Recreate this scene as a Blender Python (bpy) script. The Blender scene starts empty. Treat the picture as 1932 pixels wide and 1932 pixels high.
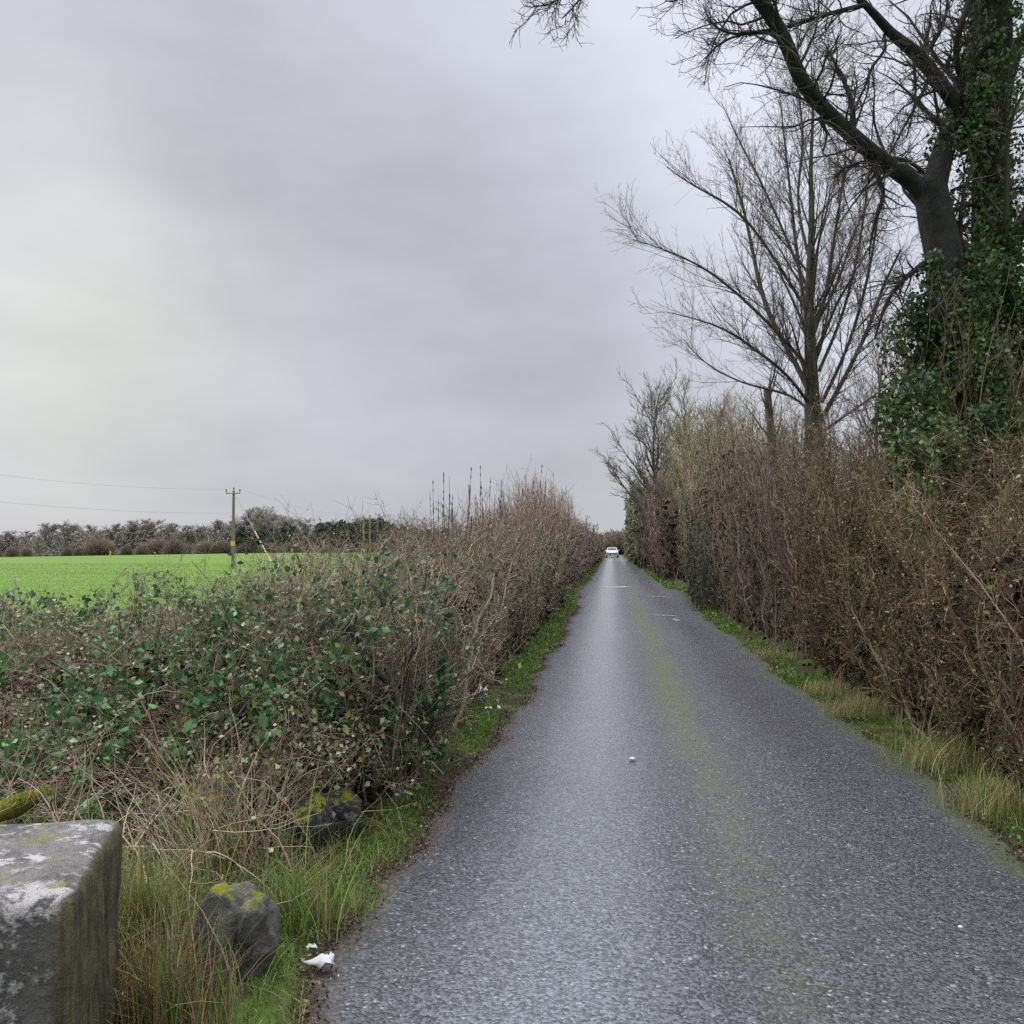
import bpy, math, random
import numpy as np
from mathutils import Vector, Matrix, noise as mnoise

rng = np.random.default_rng(7)
random.seed(7)
R = math.radians
scene = bpy.context.scene
col = scene.collection

# ------------------------------------------------------------------ camera
F = 1673.0; S = 1932.0; CH = 1.6
YAW = math.atan((1153 - 966) / F); PITCH = math.atan((1032 - 966) / F)
cd = bpy.data.cameras.new('camera'); cam = bpy.data.objects.new('camera', cd); col.objects.link(cam)
cd.sensor_width = 36; cd.lens = F / S * 36; cd.clip_start = 0.05; cd.clip_end = 6000
cam.location = (0, 0, CH); cam.rotation_euler = (math.pi / 2 + PITCH, 0, YAW)
scene.camera = cam
CM = cam.rotation_euler.to_matrix()

def ray(px, py):
    return CM @ Vector(((px - 966) / F, -(py - 966) / F, -1.0))
def at(px, py, Y):                       # point seen at a pixel, at road distance Y
    d = ray(px, py); k = Y / d.y
    return Vector((d.x * k, Y, CH + d.z * k))
def on(px, py, z=0.0):                   # point seen at a pixel, on the ground
    d = ray(px, py); k = (z - CH) / d.z
    return Vector((d.x * k, d.y * k, z))
def sm(a, b, x):
    t = np.clip((np.asarray(x, float) - a) / (b - a), 0, 1); return t * t * (3 - 2 * t)

# ------------------------------------------------------------------ materials
def new_mat(name, rough=0.8, spec=0.3):
    m = bpy.data.materials.new(name); m.use_nodes = True
    b = m.node_tree.nodes['Principled BSDF']
    b.inputs['Roughness'].default_value = rough
    b.inputs['Specular IOR Level'].default_value = spec
    return m, m.node_tree, b
def nd(t, kind, **kw):
    n = t.nodes.new(kind)
    for k, v in kw.items():
        if k.startswith('i_'): n.inputs[k[2:].replace('_', ' ')].default_value = v
        else: setattr(n, k, v)
    return n
def math_(t, op, a, b=None, clamp=False):
    n = t.nodes.new('ShaderNodeMath'); n.operation = op; n.use_clamp = clamp
    for i, v in enumerate((a, b)):
        if v is None: continue
        if isinstance(v, (int, float)): n.inputs[i].default_value = v
        else: t.links.new(v, n.inputs[i])
    return n.outputs[0]
def mix(t, fac, a, b, mode='MIX'):
    n = t.nodes.new('ShaderNodeMix'); n.data_type = 'RGBA'; n.blend_type = mode
    for i, v in ((0, fac), (6, a), (7, b)):
        if isinstance(v, (int, float)): n.inputs[i].default_value = v
        elif isinstance(v, tuple): n.inputs[i].default_value = (*v, 1) if len(v) == 3 else v
        else: t.links.new(v, n.inputs[i])
    return n.outputs[2]
def noise_(t, vec, scale, detail=4, rough=0.55):
    n = nd(t, 'ShaderNodeTexNoise'); n.inputs['Scale'].default_value = scale
    n.inputs['Detail'].default_value = detail; n.inputs['Roughness'].default_value = rough
    if vec is not None: t.links.new(vec, n.inputs['Vector'])
    return n.outputs['Fac']
def mapr(t, v, a, b, c=0.0, d=1.0, smooth=False):
    n = nd(t, 'ShaderNodeMapRange', interpolation_type='SMOOTHSTEP' if smooth else 'LINEAR')
    t.links.new(v, n.inputs[0])
    for i, x in zip((1, 2, 3, 4), (a, b, c, d)): n.inputs[i].default_value = x
    return n.outputs[0]

def attr_mat(name, rough=0.8, spec=0.25, trans=0.0, nscale=0, objvar=0.0):
    m, t, b = new_mat(name, rough, spec)
    a = nd(t, 'ShaderNodeAttribute', attribute_name='Col')
    c = a.outputs['Color']
    if nscale:
        geo = nd(t, 'ShaderNodeNewGeometry')
        n = noise_(t, geo.outputs['Position'], nscale, 5)
        c = mix(t, 1.0, c, mix(t, mapr(t, n, .3, .7), (.55, .55, .55), (1.4, 1.4, 1.3)), 'MULTIPLY')
    if objvar:
        o = nd(t, 'ShaderNodeObjectInfo')
        h = nd(t, 'ShaderNodeHueSaturation'); t.links.new(c, h.inputs['Color'])
        t.links.new(mapr(t, o.outputs['Random'], 0, 1, 1 - objvar, 1 + objvar), h.inputs['Value'])
        t.links.new(mapr(t, o.outputs['Random'], 0, 1, .49, .51), h.inputs['Hue'])
        c = h.outputs[0]
    t.links.new(c, b.inputs['Base Color'])
    if trans:
        tr = nd(t, 'ShaderNodeBsdfTranslucent'); t.links.new(c, tr.inputs[0])
        mx = nd(t, 'ShaderNodeMixShader'); mx.inputs[0].default_value = trans
        t.links.new(b.outputs[0], mx.inputs[1]); t.links.new(tr.outputs[0], mx.inputs[2])
        t.links.new(mx.outputs[0], t.nodes['Material Output'].inputs['Surface'])
    return m
M = {}
M['twig'] = attr_mat('twig_bark', .75, .25)
M['bark'] = attr_mat('trunk_bark', .85, .2, nscale=9)
t_ = M['bark'].node_tree; g_ = nd(t_, 'ShaderNodeNewGeometry'); mp_ = nd(t_, 'ShaderNodeMapping'); t_.links.new(g_.outputs['Position'], mp_.inputs[0]); mp_.inputs['Scale'].default_value = (34, 34, 8)
bp_ = nd(t_, 'ShaderNodeBump'); bp_.inputs['Strength'].default_value = 1; bp_.inputs['Distance'].default_value = .05
t_.links.new(noise_(t_, mp_.outputs[0], 1, 6, .7), bp_.inputs['Height']); t_.links.new(bp_.outputs[0], t_.nodes['Principled BSDF'].inputs['Normal'])
M['leaf'] = attr_mat('leaf', .45, .45, trans=.25)
M['litter'] = attr_mat('dead_leaf_and_core_shade', .9, .1)
M['grass'] = attr_mat('grass_blade', .6, .3, trans=.3)
M['far'] = attr_mat('distant_foliage_hazed', .9, .1, objvar=.16)

def flat_mat(name, c, rough=.6, spec=.4, metal=0.0):
    m, t, b = new_mat(name, rough, spec)
    geo = nd(t, 'ShaderNodeNewGeometry'); n = noise_(t, geo.outputs['Position'], 14, 5)
    t.links.new(mix(t, mapr(t, n, .3, .7), tuple(x * .82 for x in c), tuple(min(1, x * 1.12) for x in c)), b.inputs['Base Color'])
    b.inputs['Metallic'].default_value = metal
    return m

# ------------------------------------------------------------------ mesh accumulation
class Acc:
    def __init__(s): s.v = []; s.q = []; s.t = []; s.c = []; s.n = 0
    def add(s, v, q=None, t=None, c=None):
        v = np.asarray(v, np.float32).reshape(-1, 3)
        if q is not None and len(q): s.q.append(np.asarray(q, np.int64).reshape(-1, 4) + s.n)
        if t is not None and len(t): s.t.append(np.asarray(t, np.int64).reshape(-1, 3) + s.n)
        c = np.ones((len(v), 3)) * .5 if c is None else np.broadcast_to(np.asarray(c, np.float32), (len(v), 3))
        s.v.append(v); s.c.append(np.asarray(c, np.float32)); s.n += len(v)
    def tubes(s, P, Rd, C, sides=3):
        P = np.asarray(P, float); K, n, _ = P.shape
        if K == 0: return
        Rd = np.asarray(Rd, float); C = np.asarray(C, float)
        T = np.empty_like(P); T[:, 1:-1] = P[:, 2:] - P[:, :-2]; T[:, 0] = P[:, 1] - P[:, 0]; T[:, -1] = P[:, -1] - P[:, -2]
        T /= np.linalg.norm(T, axis=2, keepdims=True) + 1e-9
        ref = np.zeros((K, 1, 3)); main = np.abs((P[:, -1] - P[:, 0])); k = main.argmin(1); ref[np.arange(K), 0, k] = 1
        U = np.cross(T, np.broadcast_to(ref, T.shape)); U /= np.linalg.norm(U, axis=2, keepdims=True) + 1e-9
        V = np.cross(T, U)
        a = np.arange(sides) * 2 * math.pi / sides
        ring = U[:, :, None] * np.cos(a)[None, None, :, None] + V[:, :, None] * np.sin(a)[None, None, :, None]
        vv = P[:, :, None] + ring * Rd[:, :, None, None]
        base = (np.arange(K) * n * sides)[:, None, None]
        i = (np.arange(n - 1) * sides)[None, :, None]; j = np.arange(sides)[None, None, :]; j2 = (j + 1) % sides
        q = np.stack([base + i + j, base + i + j2, base + i + sides + j2, base + i + sides + j], -1).reshape(-1, 4)
        cc = np.repeat(C, n * sides, 0) if C.ndim == 2 else np.tile(C, (K * n * sides, 1))
        s.add(vv.reshape(-1, 3), q=q, c=cc)
    def leaves(s, P, L, C, N=None, asp=.6, droop=0.3):
        P = np.asarray(P, float); K = len(P)
        if K == 0: return
        A = rnd(K); A[:, 2] -= droop; A /= np.linalg.norm(A, axis=1, keepdims=True)
        B = np.cross(A, rnd(K)); B /= np.linalg.norm(B, axis=1, keepdims=True) + 1e-9
        Nn = np.cross(A, B); L = np.broadcast_to(np.asarray(L, float), (K,))[:, None]
        v = np.stack([P, P + A * L * .45 + B * L * asp * .5 + Nn * L * .12, P + A * L, P + A * L * .45 - B * L * asp * .5 + Nn * L * .12], 1)
        b = (np.arange(K) * 4)[:, None]
        t = np.concatenate([b + [0, 1, 2], b + [0, 2, 3]], 1).reshape(-1, 3)
        s.add(v.reshape(-1, 3), t=t, c=np.repeat(np.broadcast_to(C, (K, 3)), 4, 0))
    def blades(s, P, H, W, C, lean=.35, n=3, bias=(0, 0)):
        P = np.asarray(P, float); K = len(P)
        if K == 0: return
        a = rng.uniform(0, 2 * math.pi, K); ld = np.stack([np.cos(a), np.sin(a), 0 * a], 1)
        ln = (np.abs(rng.normal(0, lean, K)))[:, None]
        ld = ld * ln + np.array([bias[0], bias[1], 0])
        b2 = a + rng.normal(math.pi / 2, .5, K); wd = np.stack([np.cos(b2), np.sin(b2), 0 * a], 1)
        H = np.broadcast_to(H, (K,))[:, None]; W = np.broadcast_to(W, (K,))[:, None]
        vs = []
        for k in range(n + 1):
            u = k / n; c = P + ld * H * u * u * 1.3 + np.array([0, 0, 1]) * H * (u - .28 * u * u * np.minimum(1, np.linalg.norm(ld, axis=1, keepdims=True)))
            w = W * (1 - u) ** .6 * .5
            if k < n: vs += [c - wd * w, c + wd * w]
            else: vs += [c]
        m = 2 * n + 1; v = np.stack(vs, 1); b = (np.arange(K) * m)[:, None]
        q = np.concatenate([b + [2 * k, 2 * k + 1, 2 * k + 3, 2 * k + 2] for k in range(n - 1)], 1).reshape(-1, 4) if n > 1 else None
        t = (b + [2 * n - 2, 2 * n - 1, 2 * n]).reshape(-1, 3)
        s.add(v.reshape(-1, 3), q=q, t=t, c=np.repeat(np.broadcast_to(C, (K, 3)), m, 0))
    def build(s, name, mat, parent=None, smooth=False):
        me = bpy.data.meshes.new(name)
        v = np.concatenate(s.v); c = np.concatenate(s.c)
        if parent is not None: v = v - np.array(parent.location, np.float32)
        q = np.concatenate(s.q) if s.q else np.zeros((0, 4), np.int64)
        t = np.concatenate(s.t) if s.t else np.zeros((0, 3), np.int64)
        loops = np.concatenate([q.ravel(), t.ravel()]).astype(np.int32)
        starts = np.concatenate([np.arange(len(q)) * 4, len(q) * 4 + np.arange(len(t)) * 3]).astype(np.int32)
        me.vertices.add(len(v)); me.vertices.foreach_set('co', v.astype(np.float32).ravel())
        me.loops.add(len(loops)); me.loops.foreach_set('vertex_index', loops)
        me.polygons.add(len(starts)); me.polygons.foreach_set('loop_start', starts)
        if smooth: me.polygons.foreach_set('use_smooth', np.ones(len(starts), bool))
        ca = me.color_attributes.new('Col', 'FLOAT_COLOR', 'POINT')
        ca.data.foreach_set('color', np.concatenate([c, np.ones((len(c), 1), np.float32)], 1).astype(np.float32).ravel())
        me.update(calc_edges=True)
        me.materials.append(mat)
        o = bpy.data.objects.new(name, me); col.objects.link(o)
        if parent is not None: o.parent = parent
        return o

def rnd(K):
    v = rng.normal(size=(K, 3)); return v / (np.linalg.norm(v, axis=1, keepdims=True) + 1e-9)
def tag(o, label=None, cat=None, group=None, kind=None):
    if label: o['label'] = label
    if cat: o['category'] = cat
    if group: o['group'] = group
    if kind: o['kind'] = kind
    return o
def thing(name, loc, label, cat, group=None):
    o = bpy.data.objects.new(name, None); o.empty_display_size = .2; col.objects.link(o); o.location = loc
    return tag(o, label, cat, group)
def copy_thing(o, loc, rz=0, sc=(1, 1, 1), label=None):
    c = o.copy(); col.objects.link(c); c.location = loc; c.rotation_euler = (0, 0, rz); c.scale = sc
    if label: c['label'] = label
    for ch in [x for x in o.children]:
        d = ch.copy(); col.objects.link(d); d.parent = c
    return c
def vary(c, K, v=.25, h=.06):
    c = np.asarray(c, float)
    if c.ndim == 1: c = np.tile(c, (K, 1))
    return np.clip(c * np.exp(rng.normal(0, v, (K, 1))) * np.exp(rng.normal(0, h, (K, 3))), 0.002, .9)
def pal(cols, w, K, v=.25, h=.06):
    w = np.array(w, float); i = rng.choice(len(cols), K, p=w / w.sum()); return vary(np.array(cols)[i], K, v, h)
def vnoise(P, sc, seed=0):               # cheap smooth pattern in -1..1
    P = np.asarray(P, float) / sc; r = np.random.default_rng(seed); o = 0
    for k in range(6):
        w = r.normal(size=3) * (1 + .35 * k); o = o + np.sin(P @ w + r.uniform(0, 6.28)) / (1 + .25 * k)
    return o / 2.6

def grow(P, Rd, count, L, ang=(25, 60), up=0., t0=.15, t1=1., n=4, curl=0., wig=.12, rr=.55, rmin=.002, short=.6, rmax=.5, bias=None):
    K, m, _ = P.shape
    seg = np.linalg.norm(P[:, 1:] - P[:, :-1], axis=2).sum(1)
    idx = rng.choice(K, count, p=seg / seg.sum()); t = rng.uniform(t0, t1, count) * (m - 1)
    i = np.minimum(t.astype(int), m - 2); f = (t - i)[:, None]
    st = P[idx, i] * (1 - f) + P[idx, i + 1] * f
    tan = P[idx, i + 1] - P[idx, i]; tan /= np.linalg.norm(tan, axis=1, keepdims=True) + 1e-9
    r0 = np.clip((Rd[idx, i] * (1 - f[:, 0]) + Rd[idx, i + 1] * f[:, 0]) * rr, rmin, rmax)
    pr = rnd(count)
    if bias is not None: pr = pr + np.asarray(bias)
    pr -= tan * (pr * tan).sum(1, keepdims=True); pr /= np.linalg.norm(pr, axis=1, keepdims=True) + 1e-9
    a = np.radians(rng.uniform(ang[0], ang[1], count))[:, None]
    d = tan * np.cos(a) + pr * np.sin(a); d[:, 2] += up; d /= np.linalg.norm(d, axis=1, keepdims=True)
    ln = rng.uniform(L[0], L[1], count) * (1 - short * t / (m - 1))
    pts = [st]; p = st
    for k in range(n - 1):
        p = p + d * (ln / (n - 1))[:, None]; pts.append(p)
        d = d + rng.normal(0, wig, (count, 3)); d[:, 2] += curl; d /= np.linalg.norm(d, axis=1, keepdims=True)
    Q = np.stack(pts, 1)
    r0 = np.minimum(r0, np.maximum(rmin, ln * .03))
    Rr = r0[:, None] * np.linspace(1, .16, n)[None]
    Rr = np.maximum(Rr, rmin * .6)
    return Q, Rr
def resample(pts, n):
    pts = np.array([tuple(p) for p in pts], float); s = np.r_[0, np.cumsum(np.linalg.norm(np.diff(pts, axis=0), axis=1))]
    u = np.linspace(0, s[-1], n); out = np.stack([np.interp(u, s, pts[:, k]) for k in range(3)], 1)
    for _ in range(2): out[1:-1] = (out[:-2] + out[1:-1] * 2 + out[2:]) / 4
    return out, s / s[-1]
def limb(pts, radii, n=24):
    P, s = resample(pts, n); r = np.interp(np.linspace(0, 1, n), s, radii)
    return P[None], r[None]
def sample_on(P, k):
    K, m, _ = P.shape; i = rng.integers(0, K, k); t = rng.uniform(.15, 1, k) * (m - 1); j = np.minimum(t.astype(int), m - 2); f = (t - j)[:, None]
    return P[i, j] * (1 - f) + P[i, j + 1] * f

# ------------------------------------------------------------------ sky and light
SUN_AZ, SUN_EL = R(-60), R(42)           # azimuth from +Y, negative = to the left
sd = bpy.data.lights.new('sun', 'SUN'); sd.energy = 1.5; sd.angle = R(40); sd.color = (1, .97, .92)
so = bpy.data.objects.new('sun', sd); col.objects.link(so)
sv = Vector((math.sin(SUN_AZ) * math.cos(SUN_EL), math.cos(SUN_AZ) * math.cos(SUN_EL), math.sin(SUN_EL)))
so.rotation_euler = sv.to_track_quat('Z', 'Y').to_euler(); so.location = (0, 0, 30)
w = bpy.data.worlds.new('World'); scene.world = w; w.use_nodes = True; t = w.node_tree
bg = t.nodes['Background']; bg.inputs['Strength'].default_value = .1
sky = nd(t, 'ShaderNodeTexSky', sky_type='NISHITA', sun_disc=False, sun_elevation=SUN_EL, sun_rotation=SUN_AZ)
tc = nd(t, 'ShaderNodeTexCoord'); G = tc.outputs['Generated']
mp = nd(t, 'ShaderNodeMapping'); t.links.new(G, mp.inputs[0]); mp.inputs['Scale'].default_value = (1.0, 1.0, 2.6); mp.inputs['Rotation'].default_value = (0.0, .28, .1)
n1 = noise_(t, mp.outputs[0], 2.0, 6, .5); n2 = noise_(t, mp.outputs[0], 5.5, 7, .55)
def lobe(px, py, width, amp):
    d = ray(px, py).normalized()
    v = nd(t, 'ShaderNodeVectorMath', operation='DISTANCE'); t.links.new(nw, v.inputs[0]); v.inputs[1].default_value = d
    q = math_(t, 'MULTIPLY', math_(t, 'POWER', v.outputs['Value'], 2.0), -1.0 / (width * width))
    return math_(t, 'MULTIPLY', math_(t, 'EXPONENT', q), amp)
nzc = nd(t, 'ShaderNodeTexNoise'); t.links.new(G, nzc.inputs['Vector']); nzc.inputs['Scale'].default_value = 2.6; nzc.inputs['Detail'].default_value = 4
va = nd(t, 'ShaderNodeVectorMath', operation='MULTIPLY_ADD'); t.links.new(nzc.outputs['Color'], va.inputs[0]); va.inputs[1].default_value = (.3, .3, .3)
vb = nd(t, 'ShaderNodeVectorMath', operation='ADD'); t.links.new(G, vb.inputs[0]); vb.inputs[1].default_value = (-.15, -.15, -.15)
t.links.new(vb.outputs[0], va.inputs[2]); nw = va.outputs[0]
warm = math_(t, 'ADD', lobe(180, 640, .22, 1.0), lobe(1130, 960, .12, .35))
br = math_(t, 'ADD', .545, math_(t, 'MULTIPLY', math_(t, 'SUBTRACT', n1, .5), .30))
br = math_(t, 'ADD', br, math_(t, 'MULTIPLY', math_(t, 'SUBTRACT', n2, .5), .16))
for L_ in (lobe(120, 560, .25, .17), lobe(950, 20, .28, .13), lobe(1450, 120, .25, .20), lobe(430, 200, .16, -.05), lobe(950, 400, .24, -.13), lobe(1180, 620, .2, -.03),
           lobe(80, 60, .2, -.0), lobe(1700, 500, .35, .16), lobe(650, 940, .3, -.03)):
    br = math_(t, 'ADD', br, L_)
sp = nd(t, 'ShaderNodeSeparateXYZ'); t.links.new(G, sp.inputs[0])
zen = mapr(t, sp.outputs['Z'], .56, .92, 0, 3.0, True)      # an overcast sky is brightest overhead
br = math_(t, 'ADD', br, zen)
ccol = mix(t, warm, (.968, .985, 1.115), (1.05, 1.055, 1.01))
gm = nd(t, 'ShaderNodeVectorMath', operation='SCALE'); t.links.new(ccol, gm.inputs[0]); t.links.new(math_(t, 'MULTIPLY', br, 10.0), gm.inputs['Scale'])
t.links.new(mix(t, .94, sky.outputs[0], gm.outputs[0]), bg.inputs['Color'])
scene.view_settings.view_transform = 'Standard'; scene.view_settings.look = 'None'
scene.view_settings.exposure = 0.0; scene.view_settings.gamma = 1
scene.cycles.max_bounces = 5; scene.cycles.diffuse_bounces = 3; scene.cycles.transmission_bounces = 3
scene.cycles.use_denoising = False

# ------------------------------------------------------------------ ground
def gz(x, y):
    x = np.asarray(x, float); y = np.asarray(y, float)
    lf = sm(-3.2, -12, x)
    tgt = .10 - 1.1 * np.clip((-90 - x) / 62, 0, 1.6)
    mid = -.35 - .23 * sm(20, 80, y)
    z = lf * (mid + (tgt - mid) * sm(95, 215, y)) + .10 * lf * np.sin(x * .05 + 1) * np.sin(y * .045) * sm(15, 60, y)
    z = z - sm(228, 400, y) * 3.0 * lf
    return z - .05
def axis(pts):
    o = []
    for a, b, s in pts: o += list(np.arange(a, b, s))
    return np.array(o + [pts[-1][1]])
def sheet(name, X, Y, zf, mat, colf=None, kind='structure', label=None):
    XX, YY = np.meshgrid(X, Y); Z = zf(XX, YY); a = Acc(); nx, ny = len(X), len(Y)
    i = (np.arange(ny - 1)[:, None] * nx + np.arange(nx - 1)[None]).ravel()
    a.add(np.stack([XX, YY, Z], -1), q=np.stack([i, i + 1, i + nx + 1, i + nx], 1))
    o = a.build(name, mat, smooth=True); return tag(o, label, None, None, kind)

m, t, b = new_mat('field_grass', .85, .15)
geo = nd(t, 'ShaderNodeNewGeometry'); Pp = geo.outputs['Position']
mpg = nd(t, 'ShaderNodeMapping'); t.links.new(Pp, mpg.inputs[0]); mpg.inputs['Scale'].default_value = (.45, 1.6, 1); mpg.inputs['Rotation'].default_value = (0, 0, .1)
big = noise_(t, Pp, .035, 4); band = noise_(t, mpg.outputs[0], .12, 6, .65); fine = noise_(t, mpg.outputs[0], 1.6, 5, .7)
c = mix(t, mapr(t, big, .35, .65), (.125, .23, .026), (.16, .265, .03))
c = mix(t, mapr(t, band, .42, .66), c, (.10, .20, .035))
c = mix(t, mapr(t, fine, .35, .75, .0, .75), c, (.08, .14, .025))
t.links.new(c, b.inputs['Base Color'])
bp = nd(t, 'ShaderNodeBump'); bp.inputs['Strength'].default_value = .3; bp.inputs['Distance'].default_value = .08; t.links.new(fine, bp.inputs['Height']); t.links.new(bp.outputs[0], b.inputs['Normal'])
gx = axis([(-2500, -400, 150), (-400, -40, 6), (-40, -2.8, 1.2), (-2.8, 8, 1.2), (8, 60, 6), (60, 2500, 200)])
gy = axis([(-60, 0, 6), (0, 60, 1.5), (60, 300, 5), (300, 500, 20), (500, 3500, 250)])
sheet('ground', gx, gy, gz, m, label='bright green grass field behind the left hedge')

# road
XL, XR = -.93, 2.13
def edge_l(y): return XL - .05 - .10 * (1 - sm(3.0, 5.2, y)) + .06 * np.sin(y * .9) + .04 * np.sin(y * 2.7 + 1) + .03 * np.sin(y * 7.1) - .35 * sm(28, 33, y) * (1 - sm(36, 40, y)) + .12 * sm(7, 12, y) * (1 - sm(20, 30, y)) - .02
def edge_r(y): return XR + .05 * np.sin(y * .8 + 2) + .04 * np.sin(y * 2.1) + .03 * np.sin(y * 6.3) + .42 * sm(22, 26, y) * (1 - sm(32, 36, y)) - .10 * sm(60, 100, y)
def roadz(x, y): return .02 - .018 * ((x - .6) / 1.5) ** 2 + .006 * np.sin(y * .7 + x * 2)
Yr = axis([(-6, 40, .15), (40, 100, .6), (100, 420, 5)]); U = np.linspace(0, 1, 41)
YY, UU = np.meshgrid(Yr, U, indexing='ij'); XX = edge_l(YY) + (edge_r(YY) - edge_l(YY)) * UU
ra = Acc(); i = (np.arange(len(Yr) - 1)[:, None] * 41 + np.arange(40)[None]).ravel()
uc = np.stack([UU, UU, UU], -1).reshape(-1, 3)
ra.add(np.stack([XX, YY, roadz(XX, YY)], -1), q=np.stack([i, i + 1, i + 42, i + 41], 1), c=uc)
m, t, b = new_mat('wet_asphalt', .4, .5)
geo = nd(t, 'ShaderNodeNewGeometry'); Pp = geo.outputs['Position']; sx = nd(t, 'ShaderNodeSeparateXYZ'); t.links.new(Pp, sx.inputs[0]); X_ = sx.outputs['X']; Y_ = sx.outputs['Y']
at_ = nd(t, 'ShaderNodeAttribute', attribute_name='Col'); U_ = at_.outputs['Fac']
vo = nd(t, 'ShaderNodeTexVoronoi'); t.links.new(Pp, vo.inputs['Vector']); vo.inputs['Scale'].default_value = 88
vs = nd(t, 'ShaderNodeSeparateXYZ'); t.links.new(vo.outputs['Color'], vs.inputs[0])
sp1 = vs.outputs['X']; dist = vo.outputs['Distance']
nlow = noise_(t, Pp, 1.1, 5, .6); nmid = noise_(t, Pp, 7, 5, .65); nfin = noise_(t, Pp, 45, 3, .6)
c = mix(t, mapr(t, math_(t, 'POWER', sp1, 1.5), .05, .9), (.008, .009, .011), (.125, .132, .145))
c = mix(t, mapr(t, sp1, .975, .995), c, (.36, .36, .35))
c = mix(t, mapr(t, nmid, .35, .7, 0, .45), c, (.03, .031, .035))
c = mix(t, mapr(t, nlow, .35, .7, 0, .3), c, (.09, .09, .094))
# moss growing along the crown of the lane between the wheel tracks
wob = math_(t, 'MULTIPLY', math_(t, 'SUBTRACT', noise_(t, Pp, .35, 3), .5), .5)
cx = math_(t, 'ABSOLUTE', math_(t, 'SUBTRACT', math_(t, 'ADD', X_, wob), .66))
mband = mapr(t, math_(t, 'ADD', cx, math_(t, 'MULTIPLY', math_(t, 'SUBTRACT', nmid, .5), .35)), .03, .30, 1, 0, True)
mfar = mapr(t, Y_, 4, 12, .32, 1.0, True)
mgap = mapr(t, noise_(t, Pp, .16, 2), .40, .50, 0.25, 1, True)
mtex = mapr(t, math_(t, 'ADD', math_(t, 'MULTIPLY', nmid, .6), math_(t, 'MULTIPLY', nfin, .5)), .45, .62, .05, 1, True)
moss = math_(t, 'MULTIPLY', math_(t, 'MULTIPLY', mband, mfar), math_(t, 'MULTIPLY', mgap, mtex))
c = mix(t, math_(t, 'ADD', mapr(t, math_(t, 'ABSOLUTE', math_(t, 'ADD', X_, .20)), .05, .7, .5, 0, True), mapr(t, math_(t, 'ABSOLUTE', math_(t, 'SUBTRACT', X_, 1.42)), .05, .5, .12, 0, True)), c, mix(t, sp1, (.042, .047, .056), (.285, .30, .33)))  # wheel tracks: wet sheen painted in as a lighter bluish base colour
c = mix(t, moss, c, mix(t, nfin, (.045, .06, .02), (.13, .155, .045)))
# dirt and leaf mould at the edges
ew = math_(t, 'MULTIPLY', math_(t, 'SUBTRACT', nmid, .5), .10)
el = mapr(t, math_(t, 'ADD', U_, ew), .008, .05, 1, 0, True); er = mapr(t, math_(t, 'ADD', U_, ew), .93, .985, 0, 1, True)
c = mix(t, math_(t, 'MULTIPLY', el, .92), c, mix(t, mapr(t, nfin, .35, .65), (.03, .024, .02), (.13, .10, .08)))
c = mix(t, math_(t, 'MULTIPLY', er, .8), c, mix(t, mapr(t, nfin, .35, .65), (.03, .035, .02), (.09, .11, .035)))
t.links.new(c, b.inputs['Base Color'])
tr1 = mapr(t, math_(t, 'ABSOLUTE', math_(t, 'ADD', X_, .20)), .05, .55, 1, 0, True); tr2 = mapr(t, math_(t, 'ABSOLUTE', math_(t, 'SUBTRACT', X_, 1.42)), .05, .5, .75, 0, True)
wet = math_(t, 'ADD', tr1, tr2)
ro = math_(t, 'SUBTRACT', mapr(t, nlow, .3, .7, .52, .40), math_(t, 'MULTIPLY', wet, .2))
ro = math_(t, 'ADD', ro, math_(t, 'MULTIPLY', math_(t, 'ADD', math_(t, 'ADD', el, er), moss), .4))
t.links.new(ro, b.inputs['Roughness'])
t.links.new(math_(t, 'ADD', math_(t, 'MULTIPLY', wet, .8), .12, True), b.inputs['Coat Weight']); b.inputs['Coat Roughness'].default_value = .22; b.inputs['Coat IOR'].default_value = 1.5
bp = nd(t, 'ShaderNodeBump'); bp.inputs['Strength'].default_value = .55; bp.inputs['Distance'].default_value = .006
t.links.new(math_(t, 'ADD', math_(t, 'MULTIPLY', dist, -1.2), math_(t, 'MULTIPLY', sp1, .7)), bp.inputs['Height']); t.links.new(bp.outputs[0], b.inputs['Normal'])
M['road'] = m
tag(ra.build('road', m, smooth=True), 'narrow wet asphalt lane running straight to the horizon', None, None, 'structure')

# verges
def lumps(x, y, s=1.0): return .02 * np.sin(x * 9 / s + 1.3 * np.sin(y * 4 / s)) + .02 * np.sin(y * 6.5 / s + 2 * np.sin(x * 5 / s))
def vz_l(x, y): return -.012 + .15 * sm(-1.0, -1.9, x) + lumps(x, y) * sm(-.9, -1.2, x) - .3 * sm(-4.0, -7.5, x)
def vz_r(x, y): return -.012 + .12 * sm(2.25, 3.0, x) + lumps(x, y) * sm(2.2, 2.5, x) - .25 * sm(4.5, 6, x)
def soil(name, base, moss_c, moss_amt):
    m, t, b = new_mat(name, .95, .1); geo = nd(t, 'ShaderNodeNewGeometry'); P_ = geo.outputs['Position']
    a = noise_(t, P_, 22, 6, .7); c_ = noise_(t, P_, 2.2, 4, .6)
    c = mix(t, mapr(t, a, .3, .7), tuple(x * .45 for x in base), tuple(x * 1.7 for x in base))
    c = mix(t, mapr(t, c_, .45, .6, 0, moss_amt), c, moss_c)
    t.links.new(c, b.inputs['Base Color'])
    bp = nd(t, 'ShaderNodeBump'); bp.inputs['Strength'].default_value = 1; bp.inputs['Distance'].default_value = .02; t.links.new(a, bp.inputs['Height']); t.links.new(bp.outputs[0], b.inputs['Normal'])
    return m
M['soil'] = soil('soil_leaf_mould', (.055, .042, .03), (.085, .135, .025), .95)
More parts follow.
